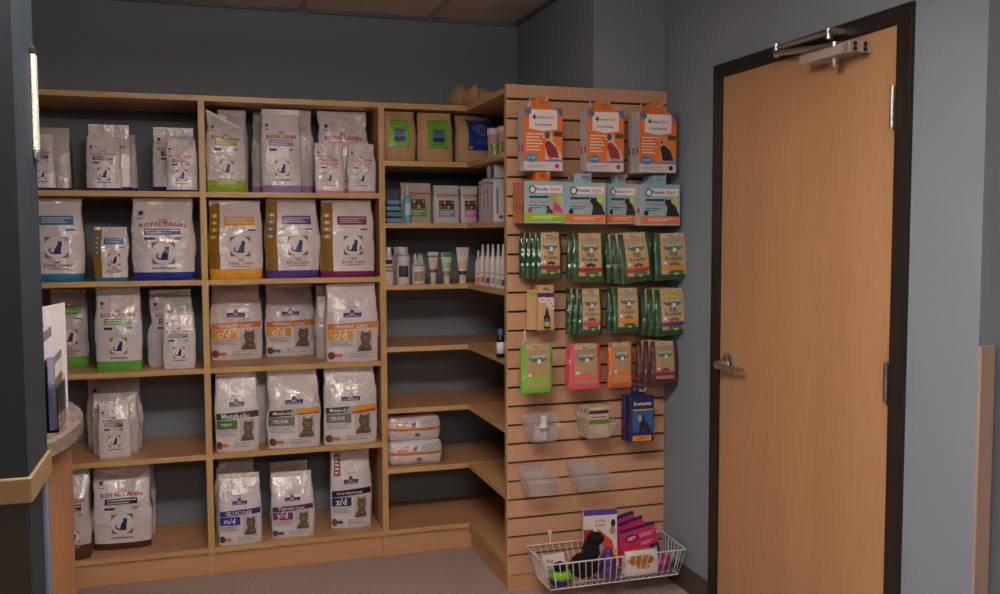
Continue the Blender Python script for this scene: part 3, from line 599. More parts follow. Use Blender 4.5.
g = G(); vs = [(.105+.02*i, -.02+.03*j, .082+.012*math.sin(i*1.3+j)) for j in range(3) for i in range(4)]; vs += [(x, y, z-.003) for x, y, z in vs]
g.add(vs, [(j*4+i, j*4+i+1, j*4+i+5, j*4+i+4) for j in range(2) for i in range(3)]+[(12+j*4+i+4, 12+j*4+i+5, 12+j*4+i+1, 12+j*4+i) for j in range(2) for i in range(3)], ink((40, 60, 140))); g.build('blue_label', cb)
# ---- round things
MW = mat('white plastic', (222, 214, 214), .35); 
def lathe_item(name, u, vt, vb, wpx, Y, zs, prof, label, cat, group=None, body=MW, capm=None, capfrom=None, bands=(), n=20, sx=1, sy=1, capname='cap'):
    p = onY(u, vb, Y); h = onY(u, vt, Y).z-zs; r = wpx*Y/FPX/2/.97
    root = tag(empty(name, (p.x, Y, zs)), label, cat, group)
    g = G(); bp = [q for q in prof if capfrom is None or q[1] <= capfrom+1e-6]; cp = [q for q in prof if capfrom is not None and q[1] >= capfrom-1e-6]
    g.lathe([(q[0]*r, q[1]*h) for q in bp], body, n, sx=sx, sy=sy)
    for z0, z1, k, mm, full in bands:
        rr = r*k+.0006
        if full: g.lathe([(rr-.0005, z0*h), (rr, z0*h), (rr, z1*h), (rr-.0005, z1*h)], ink(mm), n, sx=sx, sy=sy)
        else:
            a0, a1 = full if isinstance(full, tuple) else (-2.4, -.9); vs = []; K = 8
            for i in range(K+1): t = a0+(a1-a0)*i/K; vs += [(rr*math.cos(t)*sx, rr*math.sin(t)*sy, z0*h), (rr*math.cos(t)*sx, rr*math.sin(t)*sy, z1*h)]
            g.add(vs, [(2*i, 2*i+2, 2*i+3, 2*i+1) for i in range(K)], ink(mm), True)
    g.build('body', root)
    if cp: g = G(); g.lathe([(q[0]*r, q[1]*h) for q in cp], capm or MW, n, sx=sx, sy=sy); g.build(capname, root)
    return root
TUB = [(.86, 0), (.9, .02), (1, .78), (1.06, .8), (1.06, .97), (1, 1)]
MP = mat('pink printed tub', (214, 170, 162), .45)
for u, Yy, s, lb in ((494.5, 3.93, 1, 'pink and white tub with lid at front of top side shelf'), (505, 3.80, .96, 'second pink tub, mostly hidden behind the slatwall edge')):
    t = lathe_item('treat_tub', u, 128.6-(2 if s < 1 else 0), 155, 14, Yy, B1, TUB, lb, 'tub', 'pink tubs on the top side shelf', MP, MW, .8, ((.15, .5, .97, (110, 160, 80), False),), capname='lid')
# row 2
MB_ = mat('pale blue wrap', (104, 140, 176), .6, bump=.5, scale=40)
for k in range(4):
    x0, x1, Yf, h = geom(384.8, 402.5, 200, 221, B2, F+.01); th = .0255; g = G(); w = x1-x0-.004*(k % 2)
    vs = []; n1, n2 = 12, 10
    for j in range(n1+1):
        for i in range(n2):
            q = 2*math.pi*i/n2; yy = j/n1*.10; e = 1-.2*abs(2*j/n1-1)**3
            vs.append((math.copysign(abs(math.cos(q))**.5, math.cos(q))*w/2*e, yy, th/2+math.copysign(abs(math.sin(q))**.6, math.sin(q))*th/2*.94*e+.001*nz(q, j*.6, k*5)))
    g.add(vs, [(j*n2+i, j*n2+(i+1) % n2, (j+1)*n2+(i+1) % n2, (j+1)*n2+i) for j in range(n1) for i in range(n2)], MB_, True); g.add(vs, [tuple(range(n2-1, -1, -1)), tuple(range(n1*n2, n1*n2+n2))], MB_, True)
    tag(g.build('folded_cloth', None, ((x0+x1)/2+.002*(k % 2), Yf, B2+.0005+k*(th+.0004))), '%s folded pale blue pad in the small stack by the divider' % ('bottom', 'second lowest', 'second highest', 'topmost')[k], 'cloth', 'stack of blue pads')
SPR = [(.9, 0), (1, .03), (1, .6), (.9, .66), (.5, .7), (.5, .78), (.42, .8), (.38, .98), (.3, 1)]
lathe_item('spray_bottle', 407.5, 184, 221, 8, F+.02, B2, SPR, 'slim light blue bottle with white cap before the kraft pouch', 'bottle', GC, mat('light blue bottle', (110, 176, 204), .3), MW, .7, ((.2, .5, 1, (190, 214, 226), False),))
def treat(lab, b, g, top=RED, photo=True):
    b.rect(g, .1, .74, .95, .77, top, 1, skew=-.02)
    b.rect(g, .12, .68, .5, .70, top, 1)
    if photo:
        b.rect(g, .2, .36, .78, .6, BLK, 1)
        for i in range(4):
            for j in range(2): b.ell(g, .27+.145*i, .42+.12*j, .06, .05, ((120, 150, 60), (160, 90, 60), (190, 160, 90), (90, 60, 40))[(i+j) % 4], 2, 8)
    b.rect(g, .18, .16, .82, .35, lab, 1); b.lines(g, .24, .2, .76, .32, 2, WHT, 2, .3)
put_bag('treat_pouch', 401, 432.5, 183, 222, B2, .035, F+.06, lambda b, g: treat((112, 168, 60), b, g), 'kraft edged treat pouch with green label on second corner shelf', 'pouch', GC, m=mat('silver kraft pouch', (196, 182, 168), .4), seal=.1, crump=.5, topw=1)
put_bag('treat_pouch', 434, 460, 185.5, 222.5, B2, .04, F, lambda b, g: treat((128, 150, 170), b, g), 'silver treat pouch with red stripes and pale blue band', 'pouch', GC, m=mat('silver pouch', (200, 196, 198), .3), seal=.1, crump=.5, topw=1)
put_bag('treat_pouch', 461, 480, 186, 222.5, B2, .04, F, lambda b, g: treat((206, 110, 170), b, g), 'white treat pouch with pink label on second corner shelf', 'pouch', GC, m=mat('silver pouch', (200, 196, 198), .3), seal=.1, crump=.5, topw=1)
lathe_item('supplement_tube', 479.5, 187, 221, 6, 4.06, B2, [(1, 0), (1, .8), (.7, .84), (.7, 1)], 'slim brown and blue tube right of the pink pouch', 'tube', GC, mat('brown tube', (120, 96, 84), .4), ink(NAVY), .84, ((.1, .5, 1.01, (70, 80, 140), True),))
lathe_item('supplement_jar', 484.5, 208, 221.5, 6, 3.98, B2, [(1, 0), (1, .75), (.8, .8), (.8, 1)], 'tiny purple jar in front of the white boxes', 'jar', GC, ink((84, 66, 140)), ink((60, 50, 110)), .8)
def carton(name, x0, x1, y0, y1, z0, h, label, deco, cat='box', group=None, m=None, rz=0, end=None):
    s = Box(y1-y0, h, x1-x0)   # printed face looks to -x
    r = empty(name, ((x0+x1)/2, (y0+y1)/2, z0), math.radians(-90+rz)); tag(r, label, cat, group)
    g = s.body(m or mat('white carton', (216, 212, 216), .5)); deco(s, g); g.build('carton', r)
    g = G(); g.box(-s.w/2+.002, s.w/2-.002, -s.d/2+.002, s.d/2-.002, s.h, s.h+.0008, m or MATS['white carton']); g.build('top_flap', r)
    if end:
        q = Box(x1-x0, h, y1-y0); g = G(); end(q, g); g.v = [(-y, x, z) for x, y, z in g.v]; g.build('end_print', r)
    return r
def deco(c1, c2):
    def f(s, g):
        s.rect(g, 0, .9, 1, .93, c2, 0); s.ell(g, .5, .7, .18, .06, c1, 1); s.lines(g, .2, .2, .8, .6, 6, c1, 1, .35); s.ell(g, .3, .12, .12, .05, c2, 2)
    return f
yy = 3.98
for k, (vt, c1, c2, lb) in enumerate(((181, (120, 90, 80), (90, 80, 150), 'shortest white carton, rear of the carton row on side shelf'), (178, (190, 80, 60), (220, 130, 90), 'white carton with reddish print, second in the carton row'), (177, (190, 70, 80), (80, 160, 100), 'white carton with red print, third in the carton row'), (176.8, (150, 150, 190), (70, 110, 180), 'white carton with grey blue print, nearest the slatwall in the carton row'))):
    y1 = yy-.055*k*1.0; y0 = y1-.05
    zt_ = onX(490+8*k, vt, 1.20).z
    carton('product_carton', 1.165, 1.275, y0, y1, B2, zt_-B2, lb, deco(c1, c2), 'box', 'white cartons on the side shelf', end=(lambda q, g: (q.ell(g, .3, .12, .1, .04, (70, 90, 170), 0), q.rect(g, .12, .2, .2, .8, (120, 130, 150), 0))) if k == 3 else None)
y1 = 3.98-.055*2+.0; zt_ = onX(500, 162, 1.2).z; zb = B2+onX(490+24, 176.8, 1.20).z-B2+.002
zb = max(onX(490+8*k, v, 1.20).z for k, v in ((2, 177), (3, 176.8)))+.001
carton('product_carton', 1.17, 1.27, y1-.103, y1-.002, zb, .052, 'small white and blue carton lying on top of the carton row', lambda s, g: (s.rect(g, .5, 0, 1, 1, (40, 60, 170), 0), s.rect(g, 0, 0, 1, .07, (80, 180, 120), 1)), 'box', GC, end=lambda q, g: q.rect(g, .5, .0, 1, 1, (50, 66, 176), 0))
# row 3
BOT = [(.92, 0), (1, .02), (1, .62), (.9, .70), (.62, .76), (.62, .78), (.6, .98), (.55, 1)]
lathe_item('medicine_bottle', 389, 247, 283.5, 9, F+.03, B3, BOT, 'white bottle with orange and green bands next to the divider', 'bottle', GC, MW, MW, .76, ((.44, .5, 1, (222, 130, 80), True), (.35, .40, 1, (90, 150, 90), True), (.55, .66, .99, BLK, False)))
WID = [(.94, 0), (1, .02), (1, .74), (.94, .8), (.7, .82), (.72, .84), (.72, .98), (.68, 1)]
lathe_item('medicine_bottle', 403.2, 247, 283.3, 13.3, F+.035, B3, WID, 'stout white bottle with black printed figures, third shelf', 'bottle', GC, MW, MW, .82, ((.76, .78, 1, (90, 130, 110), True), (.2, .5, 1, (60, 60, 66), False)))
lathe_item('medicine_bottle', 398.5, 247, 282, 12.5, F+.12, B3, WID, 'stout white bottle standing behind the one with black figures', 'bottle', GC, MW, MW, .82)
t = lathe_item('dropper_jar', 418.4, 263, 283.4, 13.2, F+.04, B3, [(.94, 0), (1, .03), (1, .92), (.8, 1)], 'squat white jar holding pointed white applicator tips', 'jar', GC, MW, None, None, ((.15, .6, 1, (176, 140, 130), False), (.86, .9, 1, (120, 150, 130), True)))
hj = onY(418, 263, F+.04).z-B3; ht = onY(418, 254, F+.04).z-B3
for i in range(5):
    g = G(); a = 2*math.pi*i/5; px, py = .017*math.cos(a), .017*math.sin(a); g.cyl((px, py, hj), (px, py, hj+(ht-hj)*.35), .007, .006, MW, 10); g.cyl((px, py, hj+(ht-hj)*.35), (px, py, ht+.002), .0055, .0015, MW, 10); g.build('applicator_tip', t)
def tube_item(u0, u1, vt, vb, Y, zs, label, bands):
    x0 = onY(u0, vt, Y).x; x1 = onY(u1, vt, Y).x; h = onY((u0+u1)/2, vt, Y).z-zs; w = x1-x0
    r = tag(empty('ointment_tube', ((x0+x1)/2, Y, zs)), label, 'tube', 'upright ointment tubes'); g = G(); n = 24; vs = []; ks = 14
    capz = .24*h
    for j in range(ks+1):
        t = j/ks; z = capz+(h-capz)*t; hw = w*(.27+.23*t**.8)/1; hd_ = w*.27*(1-t)+.0012
        for i in range(n): q = 2*math.pi*i/n; vs.append((hw*math.cos(q), hd_*math.sin(q), z))
    g2 = lambda t: 0
    for j in range(ks):
        t = (j+.5)/ks; mm = MW
        for a, b, c in bands:
            if a <= t < b: mm = ink(c)
        g.add(vs[j*n:(j+2)*n], [(i, (i+1) % n, n+(i+1) % n, n+i) for i in range(n)], mm, True)
    g.add(vs, [tuple(range(n-1, -1, -1)), tuple(range(ks*n, ks*n+n))], MW); g.build('tube_body', r)
    g = G(); g.lathe([(w*.25, 0), (w*.27, .004), (w*.245, capz-.001)], MW, 20); g.build('cap', r)
tube_item(427.5, 438.5, 252, 283.5, F+.03, B3, 'white tube with brown block, left of the three upright tubes', ((.16, .26, (146, 90, 60)), (.32, .62, (226, 196, 186)), (.8, .84, GREY)))
tube_item(440.5, 452, 252, 283.5, F+.03, B3, 'white tube with green crimped top and olive base, middle of the three tubes', ((.0, .2, (168, 158, 80)), (.3, .55, (170, 200, 140)), (.82, .97, (60, 160, 80))))
tube_item(456, 469, 247.5, 283.3, F+.03, B3, 'white tube with black swoosh, tallest of the three upright tubes', ((.02, .12, (60, 60, 66)), (.25, .5, (222, 180, 160)), (.84, .88, GREY)))
PUMP = [(.92, 0), (1, .02), (1, .6), (.85, .68), (.5, .73), (.5, .8), (.36, .82), (.32, .98), (.24, 1)]
for k, (u, vt, c) in enumerate(((478.6, 250.5, (220, 90, 50)), (483, 244.5, (200, 90, 90)), (488.2, 244.5, (60, 60, 70)), (493.2, 244.5, (190, 150, 200)), (498.5, 244.5, (120, 190, 70)), (503.5, 244, (70, 70, 76)))):
    Y = 4.06-.058*k; 
    p = onX(u, 285, 1.19 if k else 1.172)
    lathe_item('pump_bottle', u, vt, 285, 7.6, onX(u, 285, 1.185).y, B3, PUMP, 'slim white spray bottle, %s in the row running toward the slatwall' % ('rearmost', 'second', 'third', 'fourth', 'fifth', 'nearest')[k], 'bottle', 'white spray bottles on the side shelf', MW, MW, .73, ((.06, .2, 1, c, False), (.3, .32, 1, GREY, False)), capname='spray_cap')
# row 4 leg
a = onZ(495, 347, B4)
carton('product_carton', 1.22, 1.31, 3.60, 3.69, B4, .13, 'plain white carton at the front end of the fourth side shelf', lambda s, g: s.lines(g, .1, .1, .4, .3, 2, LINE, 1, .3), 'box', GC)
lathe_item('dropper_bottle', 500.5, 329, 353, 8.5, 3.63, B4, BOT, 'small black bottle with blue cap and white label before the white carton', 'bottle', GC, mat('black bottle', (26, 28, 34), .25), ink((50, 110, 180)), .78, ((.15, .55, 1, WHT, True),))
# row 6: flat bags
for k, (u0, u1, v0, v1, lb) in enumerate(((390, 443.5, 441.8, 467, 'lower of two white and orange bags lying flat on the sixth shelf'), (388.8, 441.6, 415.5, 441.2, 'upper of two white and orange bags lying flat on the sixth shelf'))):
    Y = 4.13; x0 = onY(u0, v0, Y).x; x1 = onY(u1, v0, Y).x; zb = B6+.0005+(0 if k == 0 else .1145); h = .113 if k == 0 else .108; w = x1-x0; dd = .30
    class Lie(Surf):
        pass
    s = Lie(); s.w, s.h, s.d = w, h, dd
    def LF(u, z, off=0, w=w, h=h, k=k):
        e = 2*u-1; q = 2*z-1; bul = (1-abs(q)**2.6)
        x = e*(w/2-.012*(abs(q)**3)); y = -dd/2-.028*bul*(1-abs(e)**4)+.028+.006*nz(x*14, z*3, k*7)-off
        return Vector((x, y, h*(.5+.5*q*(1-.07*abs(e)**4))+.0022*nz(x*18, q, 2)*(1-z if z < .1 else 1)))
    s.F = LF
    r = tag(empty('pet_food_bag', ((x0+x1)/2, Y+dd/2, zb)), lb, 'bag', 'flat lying white and orange bags')
    g = G(); nx_, nn = 26, 12; s.rect  # body shell
    vs = [LF(i/nx_, j/nn) for j in range(nn+1) for i in range(nx_+1)]; fs = [(j*(nx_+1)+i, j*(nx_+1)+i+1, (j+1)*(nx_+1)+i+1, (j+1)*(nx_+1)+i) for j in range(nn) for i in range(nx_)]
    o = len(vs); vs += [Vector((p.x*.98, dd/2-.01, p.z*.9+.004)) for p in vs]
    fs += [(o+c2, o+b2, o+a2, o+d2)[::1] for (a2, b2, c2, d2) in [(f[0], f[1], f[2], f[3]) for f in fs[:nn*nx_]]]
    for i in range(nx_): fs.append((i+1, i, o+i, o+i+1)); q = nn*(nx_+1)+i; fs.append((q, q+1, o+q+1, o+q))
    for j in range(nn): q = j*(nx_+1); fs.append((q, q+nx_+1, o+q+nx_+1, o+q)); q += nx_; fs.append((q+nx_+1, q, o+q, o+q+nx_+1))
    g.add(vs, fs, W, True)
    s.rect(g, .01, .44, .99, .56, OR2, 0); s.text(g, 'ROYAL CANIN', .24, .78, .24, RED, 1); s.rect(g, .14, .6, .32, .7, OR2, 1); s.poly(g, [(.42, .68), (.5, .68), (.5, .82)], NAVY, 1); s.lines(g, .42, .58, .5, .66, 1, NAVY, 1)
    s.ell(g, .54, .25, .05, .1, (110, 130, 150), 1, 10); s.lines(g, .6, .6, .92, .85, 3, LINE, 1, .25)
    g.build('bag_body', r)
# ---------------------------------------------------------------- slatwall hanging items
M_ZINC = mat('zinc wire', (220, 218, 216), .25, coat=.5)
def hook(X, z, ytip, label):
    r = tag(empty('display_hook', (X, YP, z)), label, 'hook', 'wire display hooks on the slatwall')
    gz = min(zs, key=lambda q: abs(q-(z+.03)))-z
    g = G(); g.box(-.003, .003, -.003, -.0004, min(-.006, gz-.006), gz+.004, M_ZINC); g.box(-.009, .009, -.003, -.0004, -.009, .009, M_ZINC, bev=.001); g.build('back_plate', r)
    g = G(); t = ytip-YP; g.tube([(0, -.003, 0), (0, t+.012, 0), (0, t+.003, .004), (0, t, .014)], .0026, M_ZINC, 8); g.build('prong', r); return r
def hang_set(make, n, X, ztop, Yfront, step, dx, label_f, hookz=None, tipgap=.06, rz0=0, rzs=0, hooklabel='', cp=True):
    """make(loc)->root built with hanging hole centre at local (0,0,0). frontmost at Yfront"""
    first = None
    for k in range(n):
        loc = (X+dx*k, Yfront+step*k, ztop); rz = math.radians(rz0+rzs*k)
        if first is None or not cp: first = make(k); first.location = loc; first.rotation_euler.z = rz; first['label'] = label_f(k)
        else: copy_tree(first, loc, rz, label_f(k))
    hook(X, ztop, Yfront-tipgap, hooklabel)
ORD = ['frontmost', 'second-from-front', 'third-from-front', 'fourth-from-front']
def hgeom(u0, u1, vt, vb, Y): a = onY(u0, vt, Y); b = onY(u1, vb, Y); m = onY((u0+u1)/2, (vt+vb)/2, Y); return m.x, b.x-a.x, onY((u0+u1)/2, vt, Y).z, onY((u0+u1)/2, vt, Y).z-onY((u0+u1)/2, vb, Y).z
def shiftz(g, dz, dx=0, dy=0): g.v = [(x+dx, y+dy, z+dz) for x, y, z in g.v]; return g
def tab(w, m):
    """tab with a slot around local origin"""
    g = G(); t = .0006
    g.box(-w/2, w/2, -t, t, -.022, -.006, m); g.box(-w/2, w/2, -t, t, .006, .014, m); g.box(-w/2, -.009, -t, t, -.006, .006, m); g.box(.009, w/2, -t, t, -.006, .006, m); return g
TEALD = (30, 80, 90)
def coat_box(dog):
    def f(s, g):
        s.rect(g, 0, .14, 1, 1, (232, 124, 46), 0); s.poly(g, [(.14, .66), (.5, .62), (.86, .66), (.86, .96), (.14, .96)], WHT, 1)
        s.ell(g, .11, .93, .085, .06, (56, 120, 180), 3); s.poly(g, [(.8, .99), (.99, .99), (.99, .84)], (56, 120, 180), 3)
        s.poly(g, [(.22, .83), (.30, .80), (.28, .90)], BLK, 3); s.text(g, 'Thunder', .42, .84, .28, BLK, 3); s.text(g, 'Shirt', .68, .84, .2, (226, 120, 46), 3); s.text(g, 'Dog Anxiety', .5, .72, .44, (80, 80, 88), 3)
        s.lines(g, .07, .3, .5, .6, 6, WHT, 2, .32)
        s.shp(g, DOG, .48, .17, .98, .62, (206, 196, 188) if dog != 'tan' else (196, 160, 110), 3)
        if dog != 'tan': s.ell(g, .60, .56, .07, .06, (110, 76, 56), 4); s.poly(g, [(.62, .22), (.9, .2), (.84, .36), (.66, .47), (.56, .46), (.54, .4)], (150, 50, 70), 4)
        else: s.ell(g, .6, .5, .03, .02, BLK, 5); s.poly(g, [(.62, .2), (.92, .2), (.84, .36), (.66, .46), (.56, .42)], (44, 46, 62), 4)
        s.rect(g, .76, .54, .98, .62, (84, 70, 66), 3); s.ell(g, .2, .2, .16, .07, (70, 140, 196), 3); s.text(g, '#1 VET', .2, .2, .2, WHT, 5)
        s.rect(g, .5, .145, .99, .175, (84, 140, 190), 2); s.ell(g, .85, .075, .06, .04, (200, 50, 90) if dog != 'tan' else BLK, 2); s.lines(g, .08, .04, .6, .1, 2, LINE, 1, .3)
    return f
def hang_box(w, h, d, deco, tabm, side=None):
    def mk(k):
        r = empty('hanging_carton', (0, 0, 0)); s = Box(w, h, d); g = s.body(mat('white carton', (216, 212, 216), .5), side)
        g2 = G(); g2.v, g2.f, g2.m, g2.mats, g2.sm = g.v, g.f, g.m, g.mats, g.sm
        deco(s, g); s.lines
        shiftz(g, -h-.022); g.build('carton', r); tab(w*.36, tabm).build('hang_tab', r)
        for sg in (1,):
            sd = G(); q = Box(d, h, w); q.rect(sd, .25, .30, .75, .42, (190, 60, 80), 0)
            sd.v = [(-w/2-.0006, -x, z-h-.022) for x, y, z in sd.v]; sd.build('side_print', r)
        tag(r, '', 'box'); r['category'] = 'box'; return r
    return mk
def HG(root, grp): root['group'] = grp; return root
for (u0, u1, vt, vb, n, dog, lb, Yf) in ((524, 563, 107, 170.5, 2, 'red', 'left', 3.40), (587.6, 624, 109.5, 171.5, 2, 'red', 'middle', 3.40), (640, 676.5, 112, 172.5, 3, 'tan', 'right', 3.40)):
    X, w, zt_, h = hgeom(u0, u1, vt, vb, Yf-.019); h -= .0
    mk = hang_box(w, h, .033, coat_box(dog), ink((232, 124, 46)))
    hang_set(lambda k: HG(mk(k), 'orange coat boxes in the top hanging row'), n, X, zt_+.022, Yf, .036, 0, lambda k, lb=lb, dog=dog: '%s orange and white dog coat box on the %s hook of the top row' % (ORD[k], lb), hooklabel='white tipped hook holding the %s orange dog coat boxes, top row' % lb)
def sq_box(lime, cat, c=(150, 190, 204)):
    def f(s, g):
        s.rect(g, 0, 0, 1, 1, c, 0); s.rect(g, 0, .04, 1, .24, (156, 196, 50) if lime else (226, 128, 66), 1); s.rect(g, .22, .72, .95, .9, WHT, 1)
        s.ell(g, .2, .8, .09, .1, (60, 60, 66), 2); s.ell(g, .2, .8, .06, .07, WHT, 3); s.text(g, 'Thunder', .44, .81, .34, BLK, 3); s.text(g, 'Shirt', .76, .81, .24, (226, 120, 46), 3)
        s.text(g, 'Cat Anxiety' if cat else 'Dog Anxiety', .4, .5, .5, (226, 110, 50), 3); s.lines(g, .12, .58, .6, .66, 1, (50, 70, 90), 2, .7); s.lines(g, .12, .34, .52, .44, 2, (50, 60, 80), 2, .35)
        s.ell(g, .86, .6, .09, .1, (190, 214, 80), 2); s.shp(g, CATB if cat else DOG, .6, .22, .98, .66, (44, 42, 44) if cat else (196, 150, 120), 3)
        if not cat: s.poly(g, [(.72, .28), (.96, .26), (.88, .42), (.74, .5)], (190, 70, 110), 4); s.shp(g, DOG, .52, .22, .72, .42, (80, 56, 44), 4)
        s.ell(g, .14, .3, .06, .06, (200, 50, 110) if lime else BLK, 3); s.lines(g, .2, .1, .85, .18, 2, WHT, 2, .3)
    return f
for (u0, u1, vt, vb, n, lime, cat_, nm, Yf) in ((524.5, 564.5, 181, 223, 4, True, False, ('lime and blue dog', 'leftmost hook'), 3.40), (565.6, 606, 182.5, 224, 2, False, True, ('blue and orange cat', 'second hook from left'), 3.39), (607.5, 636, 184, 224, 2, False, True, ('blue and orange cat', 'third hook from left'), 3.45), (641, 680, 184.5, 225.5, 3, False, True, ('blue and orange cat', 'rightmost hook'), 3.40)):
    X, w, zt_, h = hgeom(u0, u1, vt, vb, Yf-.017)
    mk = hang_box(w, h, .032, sq_box(lime, cat_), ink((232, 124, 46)) if lime else ink((150, 190, 204)), {'x-': ink((226, 128, 66))} if lime else None)
    hang_set(lambda k: HG(mk(k), 'square coat boxes in the second hanging row'), n, X, zt_+.022, Yf, .0345, 0, lambda k, nm=nm: '%s %s coat box on the %s of second row' % (ORD[k], *nm), hooklabel='%s of second row, holding %s coat boxes' % (nm[1], nm[0]))
# green pouches
def pocket(edge, band, food, top=None, dim=False, word=True):
    def f(b, g):
        x0, x1 = .17, .90
        b.rect(g, x0, .125, x1, 1-b.seal-.005, (196, 166, 126) if not dim else (180, 150, 112), 0)
        if top: b.rect(g, x0, .81, x1, 1-b.seal-.005, top, 1)
        m = (x0+x1)/2; tl = (40, 96, 92)
        b.ell(g, m, .71, .29, .085, (84, 116, 108), 1); b.text(g, 'GREENIES', m, .735, .5, (226, 226, 210), 3, arc=.02, ht=.065); b.ell(g, m+.02, .65, .07, .045, WHT, 3); b.poly(g, [(m-.05, .62), (m+.0, .66), (m-.02, .70)], BLK, 4)
        if word: b.text(g, 'Pill', m, .555, .2, (46, 96, 50), 2); b.text(g, 'Pockets', m, .465, .5, (46, 96, 50), 2)
        for i in range(3): b.ell(g, m-.08+.09*i, .335+.02*(i % 2), .065, .035, food, 2, 10)
        b.rect(g, x0, .2, x1, .29, band, 1)
        if word: b.ell(g, m+.05, .165, .24, .05, edge if isinstance(edge, tuple) else (40, 120, 80), 3); b.ell(g, m+.05, .13, .09, .025, (210, 170, 70), 4)
        b.ell(g, x0+.1, .37, .06, .035, WHT, 2, 8)
        b.lines(g, x0+.04, 1-b.seal-.06, x1-.04, 1-b.seal-.03, 1, LINE, 2, .4)
    return f
def hang_pouch(name, w, h, d, edge, deco, rim=None, cat='pouch', grp=None, seal=.11, sl=None):
    def mk(k):
        SEED[0] += 1; b = Bag(w, h, d, SEED[0], seal, .9, 0, .97, hang=True); em = film('pouch film %d %d %d' % edge, edge, .32)
        g = b.body(em); deco(b, g); r = empty(name, (0, 0, 0)); zo = -h*(1-seal*.5)
        shiftz(g, zo).build('pouch_body', r)
        q = G(); q = b.sealmesh(sl or ink((206, 178, 140)), slot=True, m2=em); shiftz(q, zo).build('hang_strip', r)
        tag(r, '', cat, grp); return r
    return mk
GR = (34, 84, 52)
rows3 = [(537, 562.6, 232, 278.5, 4, (150, 50, 46), (70, 40, 32), None, 'leftmost', 3.40, 0, -.013),
         (574, 605, 233, 281.6, 2, (160, 46, 46), (60, 34, 28), None, 'second', 3.38, 0, -.012),
         (619, 649.5, 233, 282, 3, (176, 70, 50), (120, 70, 46), None, 'third', 3.38, 6, -.02),
         (655, 689, 233, 279.5, 2, (222, 150, 50), (150, 96, 66), None, 'rightmost'  , 3.38, 2, -.012)]
for (u0, u1, vt, vb, n, bd, fd, tp, nm, Yf, tilt, dx) in rows3:
    X, w, zt_, h = hgeom(u0, u1, vt, vb, Yf-.012)
    mk = hang_pouch('treat_pouch', w, h, .024, GR, pocket((40, 120, 80), bd, fd, tp), grp='green treat pouches, upper row')
    def mk2(k, mk=mk, tilt=tilt): r = mk(k); r.rotation_euler.y = math.radians(-tilt); return r
    hang_set(mk2, n, X, zt_-.012, Yf, .026, dx, lambda k, nm=nm: '%s dark green pouch on the %s hook of upper pouch row' % (ORD[k], nm), hooklabel='%s hook of upper pouch row holding dark green pouches' % nm, rzs=-2, tipgap=.05)
rows4 = [(579, 602.6, 288.6, 335, 3, (206, 70, 80), (120, 60, 40), None, 'left', 3.41, 0, -.014),
         (614, 641, 287.6, 332, 2, (224, 150, 60), (160, 100, 60), None, 'middle', 3.40, 0, -.012),
         (655.5, 687, 288.5, 335, 3, (110, 60, 120), (150, 90, 60), (224, 200, 60), 'rightmost', 3.39, 3, -.02)]
for (u0, u1, vt, vb, n, bd, fd, tp, nm, Yf, tilt, dx) in rows4:
    X, w, zt_, h = hgeom(u0, u1, vt, vb, Yf-.012)
    mk = hang_pouch('treat_pouch', w, h, .024, GR, pocket((40, 120, 80), bd, fd, tp), grp='green treat pouches, lower row')
    def mk2(k, mk=mk, tilt=tilt): r = mk(k); r.rotation_euler.y = math.radians(-tilt); return r
    hang_set(mk2, n, X, zt_-.012, Yf, .026, dx, lambda k, nm=nm: '%s dark green pouch on the %s hook of lower pouch row' % (ORD[k], nm), hooklabel='%s hook of lower pouch row holding dark green pouches' % nm, rzs=-2, tipgap=.05)
rows5 = [(521.5, 553, 344, 393, 1, (120, 196, 50), (130, 200, 70), 'lime green edged', 3.40, 0),
         (569.5, 601, 344, 389, 2, (226, 84, 110), (230, 100, 110), 'pink edged', 3.42, 0),
         (609, 633, 342, 387.6, 1, (226, 120, 50), (236, 130, 60), 'orange edged', 3.45, 0),
         (652, 677, 341, 383.5, 3, (88, 36, 52), (150, 40, 60), 'maroon edged', 3.40, -.018)]
for (u0, u1, vt, vb, n, ed, bd, nm, Yf, dx) in rows5:
    X, w, zt_, h = hgeom(u0, u1, vt, vb, Yf-.012)
    mk = hang_pouch('treat_pouch', w, h, .024, ed, pocket(ed, bd, bd, None, True, False), grp='small edged treat pouches')
    hang_set(mk, n, X, zt_-.012, Yf, .026, dx, lambda k, nm=nm: '%s %s kraft treat pouch in the lowest pouch row' % (ORD[k], nm), hooklabel='hook of the %s kraft pouch in the lowest pouch row' % nm, tipgap=.03)
